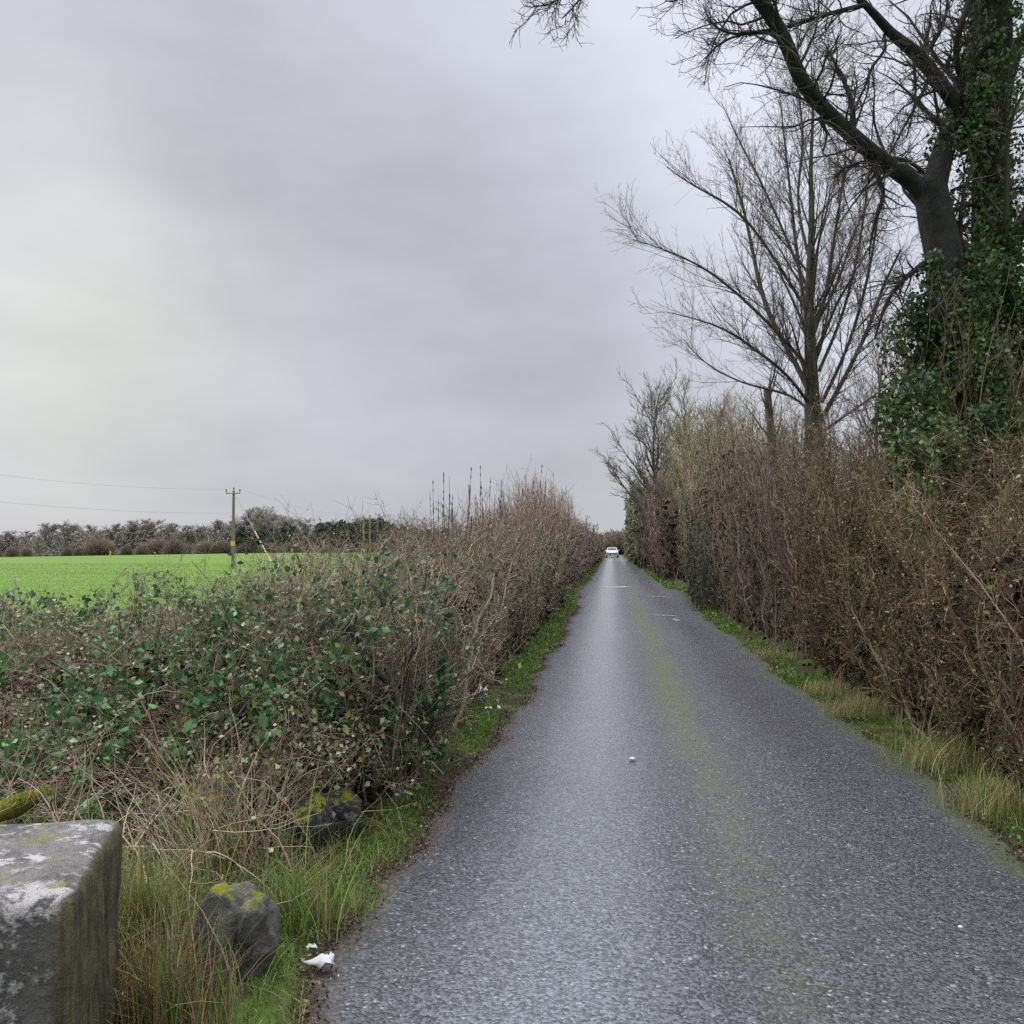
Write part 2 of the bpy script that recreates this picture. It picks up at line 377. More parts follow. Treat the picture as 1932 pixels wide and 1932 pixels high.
Yv = axis([(-6, 16, .12), (16, 60, .6), (60, 420, 6)])
sheet('left_verge', np.r_[np.arange(-8, -3, .4), np.arange(-3, -.6, .08)], Yv, vz_l, M['soil'], label='soil bank along the left edge of the lane')
sheet('right_verge', np.r_[np.arange(1.9, 3.4, .08), np.arange(3.4, 6.4, .4)], Yv, vz_r, M['soil'], label='soil bank along the right edge of the lane')

# ------------------------------------------------------------------ grass on the verges
GR = [(.12, .22, .028), (.18, .28, .045), (.08, .155, .025), (.24, .27, .07), (.38, .32, .16)]
def verge_grass(name, label, xf, n, ymax, hs, pw, zf, seed):
    a = Acc(); u = rng.uniform(0, 1, n); y = 1.2 * (ymax / 1.2) ** u                  # log density: equal detail per distance
    f = rng.beta(1.1, 1.3, n); x0, x1 = xf(y); x = x0 + (x1 - x0) * f
    k = vnoise(np.stack([x, y, 0 * x], 1), .3, seed) ; keep = rng.uniform(-.8, .8, n) < k * 1.1 + .45
    x, y, k = x[keep], y[keep], k[keep]; n = len(x)
    h = hs * np.exp(rng.normal(0, .45, n)) * (.8 + .6 * k) * (1 + .012 * y); wd = np.maximum(.005, y * .0009)
    c = pal(GR, pw, n, .25)
    a.blades(np.stack([x, y, zf(x, y) - .01], 1), h, wd, c, .6, 3)
    return tag(a.build(name, M['grass']), label, None, None, 'stuff')
verge_grass('verge_grass', 'short green grass strip between left hedge and lane', lambda y: (-1.42 + .05 * np.sin(y * 2), edge_l(y) - .07), 46000, 130, .045, (5, 5, 4, 1, .4), vz_l, 1)
verge_grass('verge_grass', 'green grass strip between lane and right hedge', lambda y: (edge_r(y) + .02, 2.52 + .05 * np.sin(y * 2)), 44000, 130, .045, (5, 5, 4, 1.5, .8), vz_r, 2)

# rough grass at the field entrance by the stones
a = Acc(); n = 26000
y = rng.uniform(1.9, 5.6, n); x = rng.uniform(-3.6, -1.02, n)
k = vnoise(np.stack([x, y, 0 * x], 1), .35, 5); kd = vnoise(np.stack([x, y, 0 * x], 1), .55, 9)
g = rng.uniform(size=n) < np.clip(.55 + .6 * k, .1, 1); x, y, k, kd = x[g], y[g], k[g], kd[g]; n = len(x)
h = (.06 + .11 * sm(-1.1, -1.9, x)) * np.exp(rng.normal(0, .35, n)) * (1 + .35 * k)
dry = (kd + rng.normal(0, .5, n)) > .35
c = np.where(dry[:, None], pal([(.34, .27, .14), (.24, .18, .09), (.14, .09, .05)], (4, 3, 2), n), pal(GR, (4, 3, 4, 1, 0), n))
bp_ = on(425, 1865, .03); clear = (((x - bp_.x - .02) / .24) ** 2 + ((y - bp_.y + .12) / .5) ** 2) < 1; h = np.where(clear, h * .15, h)
a.blades(np.stack([x, y, vz_l(x, y) - .01], 1), h, .0055, c, .7, 4)
tag(a.build('rough_grass', M['grass']), 'rough green and straw grass growing round the stones', None, None, 'stuff')

# field grass in tufts (near part of the field)
a = Acc(); n = 90000
y = 9 * (110 / 9) ** rng.uniform(0, 1, n); ang = rng.uniform(R(-38), R(-3), n); x = np.minimum(np.tan(ang) * y, -4.5 + 0 * y) - rng.uniform(0, 1, n)
k = vnoise(np.stack([x * .35, y * 1.6, 0 * x], 1), 2.0, 3)
a.blades(np.stack([x, y, gz(x, y) - .01], 1), (.035 + .012 * k) * (1 + y * .006), .006 + y * .0009, vary(np.where((k > .1)[:, None], (.15, .255, .028), (.12, .215, .028)), n, .08), .6, 2)
tag(a.build('field_grass', M['grass']), 'short bright green pasture grass of the field', None, None, 'stuff')

# ------------------------------------------------------------------ hedges and thickets
BR = [(.24, .19, .13), (.18, .14, .095), (.36, .30, .22), (.21, .145, .11), (.15, .14, .085)]
def thicket(name, loc, label, cat, base, hf, n_st, n2, n3, cols, cw, lean=.25, stem_r=.009, leafset=None, core=0, corebox=None, tw=(.25, .7), tw3=(.08, .28), clampf=None, px=.0003, group=None, up2=.15, curl=0.02, hvar=(.35, 1.1), upright=0.0, extra=None, twigpart='twigs'):
    """base(n)->(n,3) ground points; hf(P)->height at points."""
    o = thing(name, loc, label, cat, group)
    B = base(n_st); H = hf(B) * rng.uniform(hvar[0], hvar[1], n_st)
    ld = rng.normal(0, lean, (n_st, 2)); n = 7; pts = []; wob = np.zeros((n_st, 2))
    for k in range(n):
        u = k / (n - 1); wob = wob + rng.normal(0, .06, (n_st, 2)) * H[:, None] ** .5
        xy = B[:, :2] + ld * (H * u ** (1.4))[:, None] * (1 - upright) + wob * (1 - .6 * upright); pts.append(np.stack([xy[:, 0], xy[:, 1], B[:, 2] + H * u], 1))
    P = np.stack(pts, 1); dist = np.maximum(2., B[:, 1])
    rr = np.maximum(stem_r * np.exp(rng.normal(0, .5, n_st)), dist * px * 1.6)
    Rd = rr[:, None] * np.linspace(1, .35, n)[None]
    rm = float(np.median(dist)) * px
    P2, R2 = grow(P, Rd, n2, tw, (25, 85), up2, .05, 1, 4, curl, .24, .55, max(.0022, rm), .35)
    P3, R3 = grow(P2, R2, n3, tw3, (25, 85), up2 * .5, .1, 1, 3, curl, .2, .6, max(.0018, rm * .8), .2)
    for Q in (P, P2, P3):
        if clampf is not None: clampf(Q)
    # keep radii tied to viewing distance so that far twigs stay resolvable
    for Q, RR in ((P2, R2), (P3, R3)):
        RR *= np.clip(np.maximum(Q[:, 0, 1], 2)[:, None] * px / rm, .5, 3)
    a = Acc(); a.tubes(P, Rd, pal(cols, cw, n_st, .2)); a.build('stems', M['twig'], o)
    a = Acc(); a.tubes(P2, R2, pal(cols, cw, n2, .32)); a.tubes(P3, R3, pal(cols, cw, n3, .38))
    a.build(twigpart, M['twig'], o)
    if leafset:
        a = Acc()
        for (cnt, size, lc, lw, sel) in leafset:
            Q = np.concatenate([sample_on(P3, int(cnt * .7)), sample_on(P2, cnt - int(cnt * .7))]) + rng.normal(0, .02, (cnt, 3))
            if sel is not None: Q = Q[sel(Q)]
            s_ = size * np.exp(rng.normal(0, .25, len(Q))) * np.clip(Q[:, 1] / 14, 1, 6)
            a.leaves(Q, s_, pal(lc, lw, len(Q), .3), asp=.7)
        if a.n: a.build('leaves', M['leaf'], o)
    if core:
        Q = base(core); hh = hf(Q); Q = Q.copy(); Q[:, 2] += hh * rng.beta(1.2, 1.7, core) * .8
        a = Acc(); a.leaves(Q, rng.uniform(.05, .11, core) * np.clip(Q[:, 1] / 12, 1, 5), pal([(.035, .027, .02), (.055, .04, .03), (.03, .03, .018)], (3, 2, 1.5), core, .3), asp=.7)  # near-black leaf cards paint the shade deep inside the thicket
        a.build('core_shade_leaves', M['litter'], o)
    if extra: extra(o, P, Rd)
    return o

def yb(y0, y1, x0, x1, zf, lg=True):
    def f(n):
        u = rng.uniform(0, 1, n)
        y = y0 * (y1 / y0) ** u if lg else y0 + (y1 - y0) * u
        x = rng.uniform(x0, x1, n)
        return np.stack([x, y, np.maximum(zf(x, y), -.1)], 1)
    return f
def clampx(face, side, y_keep=None):     # the flail-cut road face of a hedge
    def f(Q):
        x = Q[..., 0]; q = np.stack([0 * x, Q[..., 1], Q[..., 2] * 1.2], -1)
        w = face + .13 * vnoise(q, .8, 61) + .08 * vnoise(q, .3, 62) + .04 * vnoise(q, .12, 63)
        over = (x - w) * side; Q[..., 0] = np.where(over > 0, w + side * over * .38, x)
    return f
def hcurve(ys, hs, amp=.12, f=.5, seed=1):
    def h(P):
        y = P[:, 1]; b_ = np.interp(y, ys, hs)
        return b_ * (1 + amp * vnoise(np.stack([P[:, 0] * .5, y, 0 * y], 1), f * 2, seed))
    return h
LG = [(.10, .17, .05), (.17, .21, .09), (.06, .12, .05), (.26, .26, .13), (.36, .32, .2)]
DG = [(.022, .075, .03), (.035, .11, .04), (.06, .14, .045), (.10, .18, .10)]

# left: long hedge (near stretch, far stretch)
hl = hcurve([5, 7, 9, 11, 15, 22, 40, 60, 120], [1.05, 1.22, 1.42, 1.6, 1.78, 2.0, 2.35, 2.55, 2.75], .1, 1.0, 4)
thicket('hedge', (-1.9, 5, 0), 'dense brown leafless hedge close along the left edge of the lane', 'hedge', yb(4.9, 24, -3.0, -1.32, vz_l), hl, 1100, 17000, 48000,
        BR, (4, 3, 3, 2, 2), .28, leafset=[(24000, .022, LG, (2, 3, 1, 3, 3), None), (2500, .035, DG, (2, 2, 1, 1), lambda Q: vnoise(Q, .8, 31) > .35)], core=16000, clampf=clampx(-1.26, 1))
thicket('hedge', (-1.9, 24, 0), 'far stretch of the left hedge narrowing towards the car', 'hedge', yb(22, 150, -3.0, -1.4, vz_l), hl, 1500, 12000, 22000,
        [(.20, .15, .115), (.15, .11, .085), (.24, .185, .145)], (3, 3, 2), .15, core=11000, clampf=clampx(-1.04, 1), tw=(.3, .9), tw3=(.15, .5))
# pinkish upright shoots above the left hedge
thicket('red_twig_shrub', (-2.1, 18, 0), 'pinkish red twiggy shrub standing tallest in the left hedge', 'shrub', yb(15, 48, -2.8, -1.7, vz_l), hcurve([15, 20, 30, 48], [1.8, 2.5, 3.15, 3.4], .14, 1.5, 8), 420, 3200, 3200,
        [(.33, .225, .18), (.26, .175, .145), (.32, .25, .19)], (3, 3, 2), .06, tw=(.4, 1.0), tw3=(.15, .4), up2=.9, curl=.12, hvar=(.8, 1.08), upright=.4, px=.00022)

# left: bramble thicket closing the corner by the stones
TH = [(-1.62, 4.25), (-2.4, 4.35), (-3.3, 4.6), (-5.0, 5.5), (-7.2, 6.7), (-9.0, 7.8)]
TA = np.array(TH)
def thb(n):
    s = rng.uniform(0, len(TH) - 1.001, n); i = s.astype(int); f = (s - i)[:, None]; c = TA[i] * (1 - f) + TA[i + 1] * f
    dpt = rng.beta(1.25, 1.2, n) * 2.2
    x = c[:, 0] + dpt * .15; y = c[:, 1] + dpt - .1
    return np.stack([x, y, np.maximum(vz_l(x, y), -.15)], 1)
thh = lambda P: (.93 + .17 * sm(-3.4, -2.0, P[:, 0]) - .02 * sm(-4.5, -7, P[:, 0])) * (1 + .09 * vnoise(P, .6, 12)) * (.26 + .74 * sm(-.1, 1.25, P[:, 1] - np.interp(P[:, 0], TA[::-1, 0], TA[::-1, 1])))
SAGE = [(.17, .20, .08), (.29, .29, .15), (.11, .14, .05), (.34, .29, .18), (.28, .30, .18), (.45, .40, .30)]
DG2 = [(.03, .10, .035), (.05, .16, .045), (.10, .22, .055), (.15, .27, .12)]
def canes(o, P, Rd):
    k = 260; i = rng.choice(np.where(P[:, 0, 0] < -2.0)[0], k); st = P[i, 4]; d = rnd(k); d[:, 2] = np.abs(d[:, 2]) * .9 + .35; d[:, 1] -= .35
    pts = [st]; p = st; L = rng.uniform(.5, 1.15, k)[:, None]
    for j in range(6):
        p = p + d / np.linalg.norm(d, axis=1, keepdims=True) * L / 6; pts.append(p); d = d + rng.normal(0, .09, (k, 3)); d[:, 2] -= .30
    Q = np.stack(pts, 1); a = Acc(); a.tubes(Q, np.linspace(.0045, .0016, 7)[None].repeat(k, 0), pal([(.28, .15, .13), (.36, .28, .2), (.24, .22, .1)], (3, 2, 2), k)); ca_ = a
    k = 70; i = rng.choice(np.where((P[:, 0, 0] < -1.9) & (P[:, -1, 2] > .75))[0], k); st = P[i, 5]; d = rnd(k) * .35; d[:, 2] = 1
    L = rng.uniform(.2, .6, k)[:, None]; pts = [st]; p = st
    for j in range(6):
        p = p + d / np.linalg.norm(d, axis=1, keepdims=True) * L / 6; pts.append(p); d = d + rng.normal(0, .13, (k, 3)); d[:, 2] -= .12
    Qs = np.stack(pts, 1); a = ca_; a.tubes(Qs, np.linspace(.0042, .002, 7)[None].repeat(k, 0), pal([(.2, .14, .11), (.3, .24, .17)], (3, 2), k)); a.build('bramble_canes', M['twig'], o)
    Q = np.concatenate([Q, Qs, Qs, Qs])
    a = Acc(); L_ = sample_on(Q, 2600); a.leaves(L_ + rng.normal(0, .015, L_.shape), rng.uniform(.025, .05, len(L_)), pal([(.20, .15, .15), (.16, .2, .1), (.3, .24, .2), (.1, .12, .07)], (3, 2, 3, 2), len(L_)), asp=.75); a.build('cane_leaves', M['leaf'], o)
def gpatch(Q): return (vnoise(Q, .36, 21) > .10 + .30 * sm(-2.6, -1.9, Q[:, 0])) & (Q[:, 2] > .25)
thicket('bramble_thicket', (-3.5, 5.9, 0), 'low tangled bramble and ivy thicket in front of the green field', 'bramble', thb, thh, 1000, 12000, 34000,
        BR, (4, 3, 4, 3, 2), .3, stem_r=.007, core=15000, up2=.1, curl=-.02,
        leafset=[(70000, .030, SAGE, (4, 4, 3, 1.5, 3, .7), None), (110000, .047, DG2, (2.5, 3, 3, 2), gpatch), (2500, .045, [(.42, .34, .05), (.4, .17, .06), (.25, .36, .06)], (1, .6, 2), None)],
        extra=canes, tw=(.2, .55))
# dark evergreen bush at the corner
pc = at(795, 1290, 5.9)
def hob(n):
    a_ = rng.uniform(0, 6.28, n); r_ = .46 * rng.uniform(0, 1, n) ** .5; x = pc.x - .22 + 1.1 * r_ * np.cos(a_); y = 5.9 + 1.3 * r_ * np.sin(a_); return np.stack([x, y, vz_l(x, y)], 1)
thicket('evergreen_bush', (pc.x, 5.9, 0), 'dark glossy green evergreen bush at the corner of the left hedge', 'bush', hob, lambda P: 1.12 + 0 * P[:, 0], 90, 1400, 2600,
        [(.13, .11, .075), (.18, .13, .10)], (1, 1), .3, leafset=[(15000, .042, DG, (3, 4, 2, 2), lambda Q: (Q[:, 2] > .15) & (vnoise(Q, .3, 77) > -.15))], clampf=clampx(-1.30, 1))

# tall dead stalks above the left hedge
protos = []
for k in range(5):
    o = thing('dead_stalk', (0, 0, -50), 'thin dead flower stalk rising above the left hedge against the sky', 'plant stalk', 'tall dead stalks rising above the left hedge')
    zz = np.linspace(0, 1, 9); P = np.stack([.03 * np.cumsum(rng.normal(0, .3, 9)), .03 * np.cumsum(rng.normal(0, .3, 9)), zz], 1)[None]; P[..., 2] -= 50
    a = Acc(); a.tubes(P, np.linspace(.006, .003, 9)[None], np.array([[.16, .13, .10]]), 4); a.build('stem', M['twig'], o)
    m_ = 60; u = np.linspace(0, 1, m_); hp = np.stack([np.interp(.55 + .45 * u, zz, P[0, :, k_]) for k_ in range(3)], 1)[None]
    rr_ = .0035 + .0065 * np.clip(np.sin(u * 47 + 3 * np.sin(u * 13 + k)) + rng.normal(0, .25, m_), 0, 1.2) * (.5 + .5 * (u > .35))
    a = Acc(); a.tubes(hp, rr_[None], np.array([[.15, .115, .09]]), 5); a.build('seed_head', M['twig'], o)
    protos.append(o)
stk = [(818, 905), (826, 940), (832, 960), (836, 892), (850, 898), (858, 950), (862, 930), (868, 965), (885, 915), (893, 950), (908, 878), (914, 900), (920, 935), (928, 960), (938, 905), (945, 925), (952, 950),
       (962, 975), (985, 920), (1000, 955), (1008, 876), (1014, 905), (1024, 898), (1030, 940), (1052, 935), (870, 880), (975, 945), (822, 925), (844, 930), (854, 915), (876, 945), (900, 930), (924, 908), (933, 940), (955, 935), (990, 938), (1018, 940), (1040, 950), (1046, 968), (996, 905)]
for i, (px_, py_) in enumerate(stk):
    Y_s = 1.95 * F / (1153 - px_) * .98; Y_s = min(Y_s, 24)
    top = at(px_, py_, Y_s); z0 = .1; s_ = top.z - z0; o = protos[i % 5]; rz = rng.uniform(0, 6.28)
    if i < 5: o.location = (top.x, Y_s, z0); o.rotation_euler = (0, 0, rz); o.scale = (Y_s * .065, Y_s * .065, s_)
    else: copy_thing(o, (top.x, Y_s, z0), rz, (Y_s * rng.uniform(.05, .085), Y_s * .065, s_)).rotation_euler = (rng.normal(0, .03), rng.normal(0, .06), rz)

# right: hedge shrubs in order of distance
hr = hcurve([3, 6, 8, 11, 16, 20], [1.9, 1.95, 2.1, 2.5, 3.1, 3.6], .17, 1.0, 14)
BR2 = [(.20, .13, .085), (.13, .09, .06), (.30, .22, .14), (.125, .115, .05), (.19, .165, .08)]
thicket('hedge', (3.6, 5, 0), 'tall dense brown twiggy hedge beside the right grass strip', 'hedge', yb(3.6, 12.5, 2.55, 4.3, vz_r), hr, 520, 22000, 78000,
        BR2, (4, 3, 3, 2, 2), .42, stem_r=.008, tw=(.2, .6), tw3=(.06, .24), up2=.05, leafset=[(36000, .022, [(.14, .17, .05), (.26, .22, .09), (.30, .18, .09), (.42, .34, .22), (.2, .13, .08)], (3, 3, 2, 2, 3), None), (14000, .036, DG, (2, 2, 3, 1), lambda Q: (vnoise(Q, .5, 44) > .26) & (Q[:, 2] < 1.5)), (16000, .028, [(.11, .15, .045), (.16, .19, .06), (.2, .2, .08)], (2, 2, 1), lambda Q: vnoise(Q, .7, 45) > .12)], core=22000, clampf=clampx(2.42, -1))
PU = [(.20, .145, .115), (.15, .11, .088), (.28, .215, .16), (.17, .15, .08)]
thicket('thorn_shrub', (3.9, 14, 0), 'purplish brown bare shrub below the slender bare tree', 'shrub', yb(11.5, 19, 2.55, 4.9, vz_r), hcurve([11, 14, 19], [2.7, 3.2, 3.7], .16, .9, 15), 700, 10500, 24000,
        PU, (3, 3, 2, 1), .26, leafset=[(14000, .024, [(.12, .15, .05), (.28, .17, .08), (.38, .3, .2)], (3, 2, 1), lambda Q: vnoise(Q, .9, 46) > -.1)], core=9000, clampf=clampx(2.5, -1), up2=.3)
thicket('thorn_shrub', (3.9, 22, 0), 'tan brown bare shrub past the purplish one on the right', 'shrub', yb(18, 30, 2.5, 5.2, vz_r), hcurve([18, 24, 30], [3.8, 4.6, 5.0], .17, 1, 16), 650, 9000, 18000,
        [(.31, .24, .175), (.24, .185, .13), (.22, .16, .14)], (3, 3, 2), .16, leafset=[(9000, .024, [(.15, .18, .06), (.3, .2, .1), (.4, .32, .22)], (3, 2, 1), lambda Q: vnoise(Q, .9, 47) > -.1)], core=7000, clampf=clampx(2.5, -1), up2=.45, tw=(.35, .9))
# dark ivy covered shrub
p_ = at(1318, 1050, 24)
def ivb(n):
    a_ = rng.uniform(0, 6.28, n); r_ = 1.0 * rng.uniform(0, 1, n) ** .5; x = p_.x + .25 + r_ * np.cos(a_) * .8; y = 24 + 3.2 * r_ * np.sin(a_); return np.stack([x, y, vz_r(x, y)], 1)
thicket('ivy_shrub', (p_.x, 24, 0), 'dark green ivy covered shrub standing in the right hedge', 'shrub', ivb, lambda P: 2.9 + .5 * vnoise(P, .7, 3) - .55 * np.abs(P[:, 1] - 24), 70, 1200, 2000, [(.12, .11, .08)], (1,), .12,
        leafset=[(5600, .034, [(.045, .065, .04), (.07, .09, .055), (.10, .12, .08)], (3, 3, 2), lambda Q: vnoise(Q, .45, 13) > -.5)], clampf=clampx(2.45, -1))
OL = [(.28, .26, .14), (.22, .20, .11), (.33, .28, .18), (.2, .15, .12)]
thicket('willow_bush', (4.4, 36, 0), 'tall olive and tan willow bush behind the ivy covered shrub', 'bush', yb(28, 44, 3.2, 6.0, vz_r), hcurve([28, 36, 44], [6.0, 7.2, 7.4], .16, 2, 17), 420, 6500, 13000,
        OL, (4, 3, 3, 1), .14, core=4500, clampf=clampx(2.9, -1), up2=.7, curl=.06, tw=(.6, 1.6), tw3=(.25, .7), px=.00025)
thicket('hawthorn_bush', (3.6, 52, 0), 'reddish brown bush lining the right side past the willows', 'bush', yb(40, 75, 2.4, 4.6, vz_r), hcurve([40, 75], [4.6, 5.0], .12, 3, 18), 420, 5500, 10000,
        [(.26, .175, .145), (.21, .145, .12), (.24, .185, .14)], (3, 3, 2), .12, core=4500, clampf=clampx(2.3, -1), up2=.3, tw=(.6, 1.4), tw3=(.3, .7), px=.00025)
thicket('green_bush', (4.6, 78, 0), 'tall grey green ivy covered tree clump overhanging the far lane', 'bush', yb(62, 104, 2.1, 6.0, vz_r, False), hcurve([66, 80, 104], [6.6, 7.6, 8.2], .18, 4, 19), 420, 7000, 14000,
        [(.19, .19, .11), (.24, .21, .14)], (3, 2), .07, leafset=[(11000, .05, [(.10, .13, .06), (.15, .17, .08), (.2, .2, .1)], (3, 3, 2), lambda Q: Q[:, 2] > .5)], core=9000, clampf=clampx(1.85, -1), up2=.3, tw=(.7, 1.7), tw3=(.3, .9), px=.00025)
thicket('hawthorn_bush', (3.6, 115, 0), 'farthest dark brown bush on the right near the car', 'bush', yb(98, 175, 2.6, 6.0, vz_r, False), hcurve([98, 175], [5.5, 5.5], .12, 6, 20), 240, 3000, 5000,
        [(.2, .16, .12), (.24, .2, .15)], (3, 2), .07, core=3500, clampf=clampx(2.4, -1), tw=(.7, 1.7), tw3=(.3, .9), px=.00025)

# ------------------------------------------------------------------ trees
def branch_parts(o, sets, cols, cw, bark_c, leafy=None):
    """sets: list of (P,R,sides) ; the first goes to the bark mesh."""
    a = Acc()
    for P, Rd in sets[0]: a.tubes(P, Rd, vary(bark_c, len(P), .03, .01), 12)
    a.build('trunk', M['bark'], o, smooth=True)
    if sets[1]:
        a = Acc()
        for P, Rd in sets[1]: a.tubes(P, Rd, vary(bark_c, len(P), .05, .01), 8)
        a.build('branches', M['bark'], o, smooth=True)
    a = Acc()
    for P, Rd in sets[2]: a.tubes(P, Rd, pal(cols, cw, len(P), .25), 3)
    a.build('twigs', M['twig'], o)

# slender bare tree behind the right hedge
YT = 17.5
tb = at(1535, 1000, YT)
o = thing('bare_tree', (tb.x, YT, 0), 'slender bare tree with fanned upright branches left of the ivy tree', 'tree')
tr_ = [Vector((tb.x, YT, 0)), at(1537, 850, YT), at(1530, 700, YT), at(1526, 560, YT), at(1533, 420, YT), at(1528, 320, YT), at(1536, 200, YT), at(1530, 110, YT)]
Tp, Tr = limb(tr_, [.22, .19, .125, .085, .06, .04, .025, .01], 30)
main = []
def T(*p, Y=YT): return [at(q[0], q[1], Y + (q[2] if len(q) > 2 else 0)) for q in p]
for pts, r0, r1 in (
        (T((1530, 745), (1500, 680, .3), (1455, 610, .5), (1432, 540, .7), (1418, 460, .8), (1400, 380, 1), (1375, 300, 1)), .10, .02),
        (T((1545, 800), (1590, 720, -.3), (1640, 620, -.5), (1665, 540, -.6), (1700, 470, -.8)), .08, .02),
        (T((1530, 700), (1480, 640, -.4), (1410, 570, -.7), (1340, 510, -1), (1270, 475, -1.2), (1195, 452, -1.2)), .06, .008),
        (T((1528, 650), (1515, 560, .5), (1500, 450, .9), (1490, 350, 1.2), (1478, 250, 1.2), (1470, 170, 1.2)), .07, .012),
        (T((1532, 640), (1560, 560, -.5), (1572, 460, -.8), (1590, 350, -1), (1600, 240, -1.2)), .06, .012),
        (T((1532, 770), (1490, 710, -.4), (1440, 670, -.8), (1370, 620, -1.4), (1310, 600, -1.6), (1255, 588, -1.7)), .055, .007),
        (T((1530, 600), (1470, 500, -.6), (1400, 400, -.9), (1330, 360, -1.1), (1285, 340, -1.2), (1258, 315, -1.2)), .055, .008),
        (T((1540, 790), (1500, 745, .4), (1450, 735, .6), (1390, 720, .9), (1320, 680, 1.1), (1290, 640, 1.2)), .05, .007),
        (T((1530, 560), (1480, 440, .6), (1430, 330, .8), (1390, 260, .9), (1360, 190, 1)), .05, .008),
        (T((1535, 620), (1580, 540, .6), (1610, 440, .9), (1650, 360, 1.2), (1680, 290, 1.3)), .05, .008),
        (T((1550, 760), (1600, 660, -.3), (1640, 520, -.5), (1660, 380, -.7), (1690, 240, -.8)), .06, .01),
        (T((1545, 700), (1590, 600, .3), (1620, 480, .5), (1640, 330, .7), (1650, 180, .8)), .055, .01),
        (T((1530, 500), (1500, 380, .3), (1520, 260, .5), (1500, 150, .6), (1505, 60, .6)), .05, .01),
        (T((1545, 820), (1600, 780, .5), (1660, 740, .8), (1720, 680, .9)), .05, .008)):
    r0 *= .62; r1 *= .8; P, Rd = limb(pts, [r0, (r0 * .8), *[r0 + (r1 - r0) * k / (len(pts) - 2) for k in range(1, len(pts) - 1)]][:len(pts)], 14); main.append((P, Rd))
MP = np.concatenate([p for p, r in main]); MR = np.concatenate([r for p, r in main])
a1 = grow(Tp[:, 9:], Tr[:, 9:], 30, (1.6, 3.4), (22, 45), .25, 0, .95, 10, .05, .07, .33, .009, .6)
b1 = grow(MP, MR, 260, (.9, 2.4), (18, 42), .25, .12, 1, 7, .06, .08, .4, .006, .5)
b2 = grow(a1[0], a1[1], 150, (.8, 1.8), (18, 42), .25, .1, 1, 7, .06, .08, .4, .005, .5)
B1 = np.concatenate([b1[0], b2[0]]); B1r = np.concatenate([b1[1], b2[1]])
c1 = grow(B1, B1r, 2700, (.3, .9), (28, 58), .16, .1, 1, 5, .06, .09, .55, .0036, .4)
c2 = grow(MP, MR, 600, (.3, .8), (35, 60), .2, .1, 1, 5, .06, .09, .3, .0042, .4)
C1 = np.concatenate([c1[0], c2[0]]); C1r = np.concatenate([c1[1], c2[1]])
d1 = grow(C1, C1r, 11500, (.08, .32), (30, 65), .12, .2, 1, 3, .06, .1, .7, .0030, .3)
branch_parts(o, [[(Tp, Tr)], main + [a1], [(B1, B1r), (C1, C1r), d1]], [(.135, .105, .095), (.18, .14, .125), (.10, .088, .078)], (3, 2, 2), (.10, .095, .078))

# snapped trunk beside it
p0 = at(1462, 1000, 18.5); o = thing('snapped_trunk', (p0.x, 18.5, 0), 'snapped dead trunk poking above the hedge left of the bare tree', 'tree stump')
P, Rd = limb([Vector((p0.x, 18.5, 0)), at(1462, 900, 18.5), at(1455, 820, 18.5), at(1447, 735, 18.5)], [.11, .10, .085, .075], 12)
a = Acc(); a.tubes(P, Rd, np.array([[.2, .17, .13]]), 8); a.build('trunk', M['bark'], o, smooth=True)
g1 = grow(P, Rd, 26, (.4, 1.5), (20, 60), .5, .4, 1, 5, .05, .1, .3, .006, .2); g2 = grow(*g1, 120, (.1, .4), (20, 60), .3, .1, 1, 3, .05, .1, .7, .0035, .2)
a = Acc(); a.tubes(*g1, pal([(.18, .15, .12)], (1,), 26)); a.tubes(*g2, pal([(.18, .15, .12)], (1,), 120)); a.build('twigs', M['twig'], o)

# big ivy clad tree
YI = 9.8
tb = at(1850, 1032, YI); o = thing('ivy_tree', (tb.x, YI, 0), 'big dark forked tree wrapped in ivy beside the right hedge', 'tree')
def I(*p): return [at(q[0], q[1], YI + (q[2] if len(q) > 2 else 0)) for q in p]
k_ = YI / F
stemA = limb([Vector((at(1835, 1032, YI).x, YI, 0))] + I((1825, 900), (1800, 700), (1790, 560), (1780, 470), (1762, 400), (1755, 350)), [x * k_ for x in (56, 50, 40, 36, 32, 31, 28)], 30)
stemB = limb([Vector((at(1880, 1032, YI).x, YI + .5, 0))] + I((1875, 900, .5), (1868, 640, .5), (1872, 450, .5), (1868, 300, .5), (1870, 200, .5), (1872, 90, .5), (1868, -40, .5), (1875, -260, .6), (1880, -500, .6)), [x * k_ for x in (52, 48, 40, 36, 32, 34, 36, 36, 26, 10)], 36)
L1 = limb(I((1752, 380), (1731, 347), (1655, 297, -.3), (1605, 253, -.5), (1555, 207, -.7), (1508, 150, -.9), (1488, 90, -1.1), (1468, 47, -1.2), (1431, 0, -1.3), (1370, -90, -1.6), (1280, -170, -2), (1180, -230, -2.3), (1100, -240, -2.5)), [x * k_ for x in (20, 17, 14, 13, 12.5, 12.5, 12, 11.5, 11, 9.5, 7, 5, 2.5)], 40)
L2 = limb(I((1758, 370), (1775, 300, .1), (1800, 225, .2), (1830, 150, .4), (1855, 60, .5)), [x * k_ for x in (24, 21, 18, 17, 16)], 16)
L3 = limb(I((1830, 250, .3), (1788, 173, .1), (1755, 133), (1721, 90, -.1), (1681, 67, -.2), (1658, 33, -.3), (1628, 5, -.4), (1585, -40, -.5), (1540, -130, -.6)), [x * k_ for x in (15, 13.5, 12.5, 11.5, 9, 7.5, 6, 5, 3)], 24)
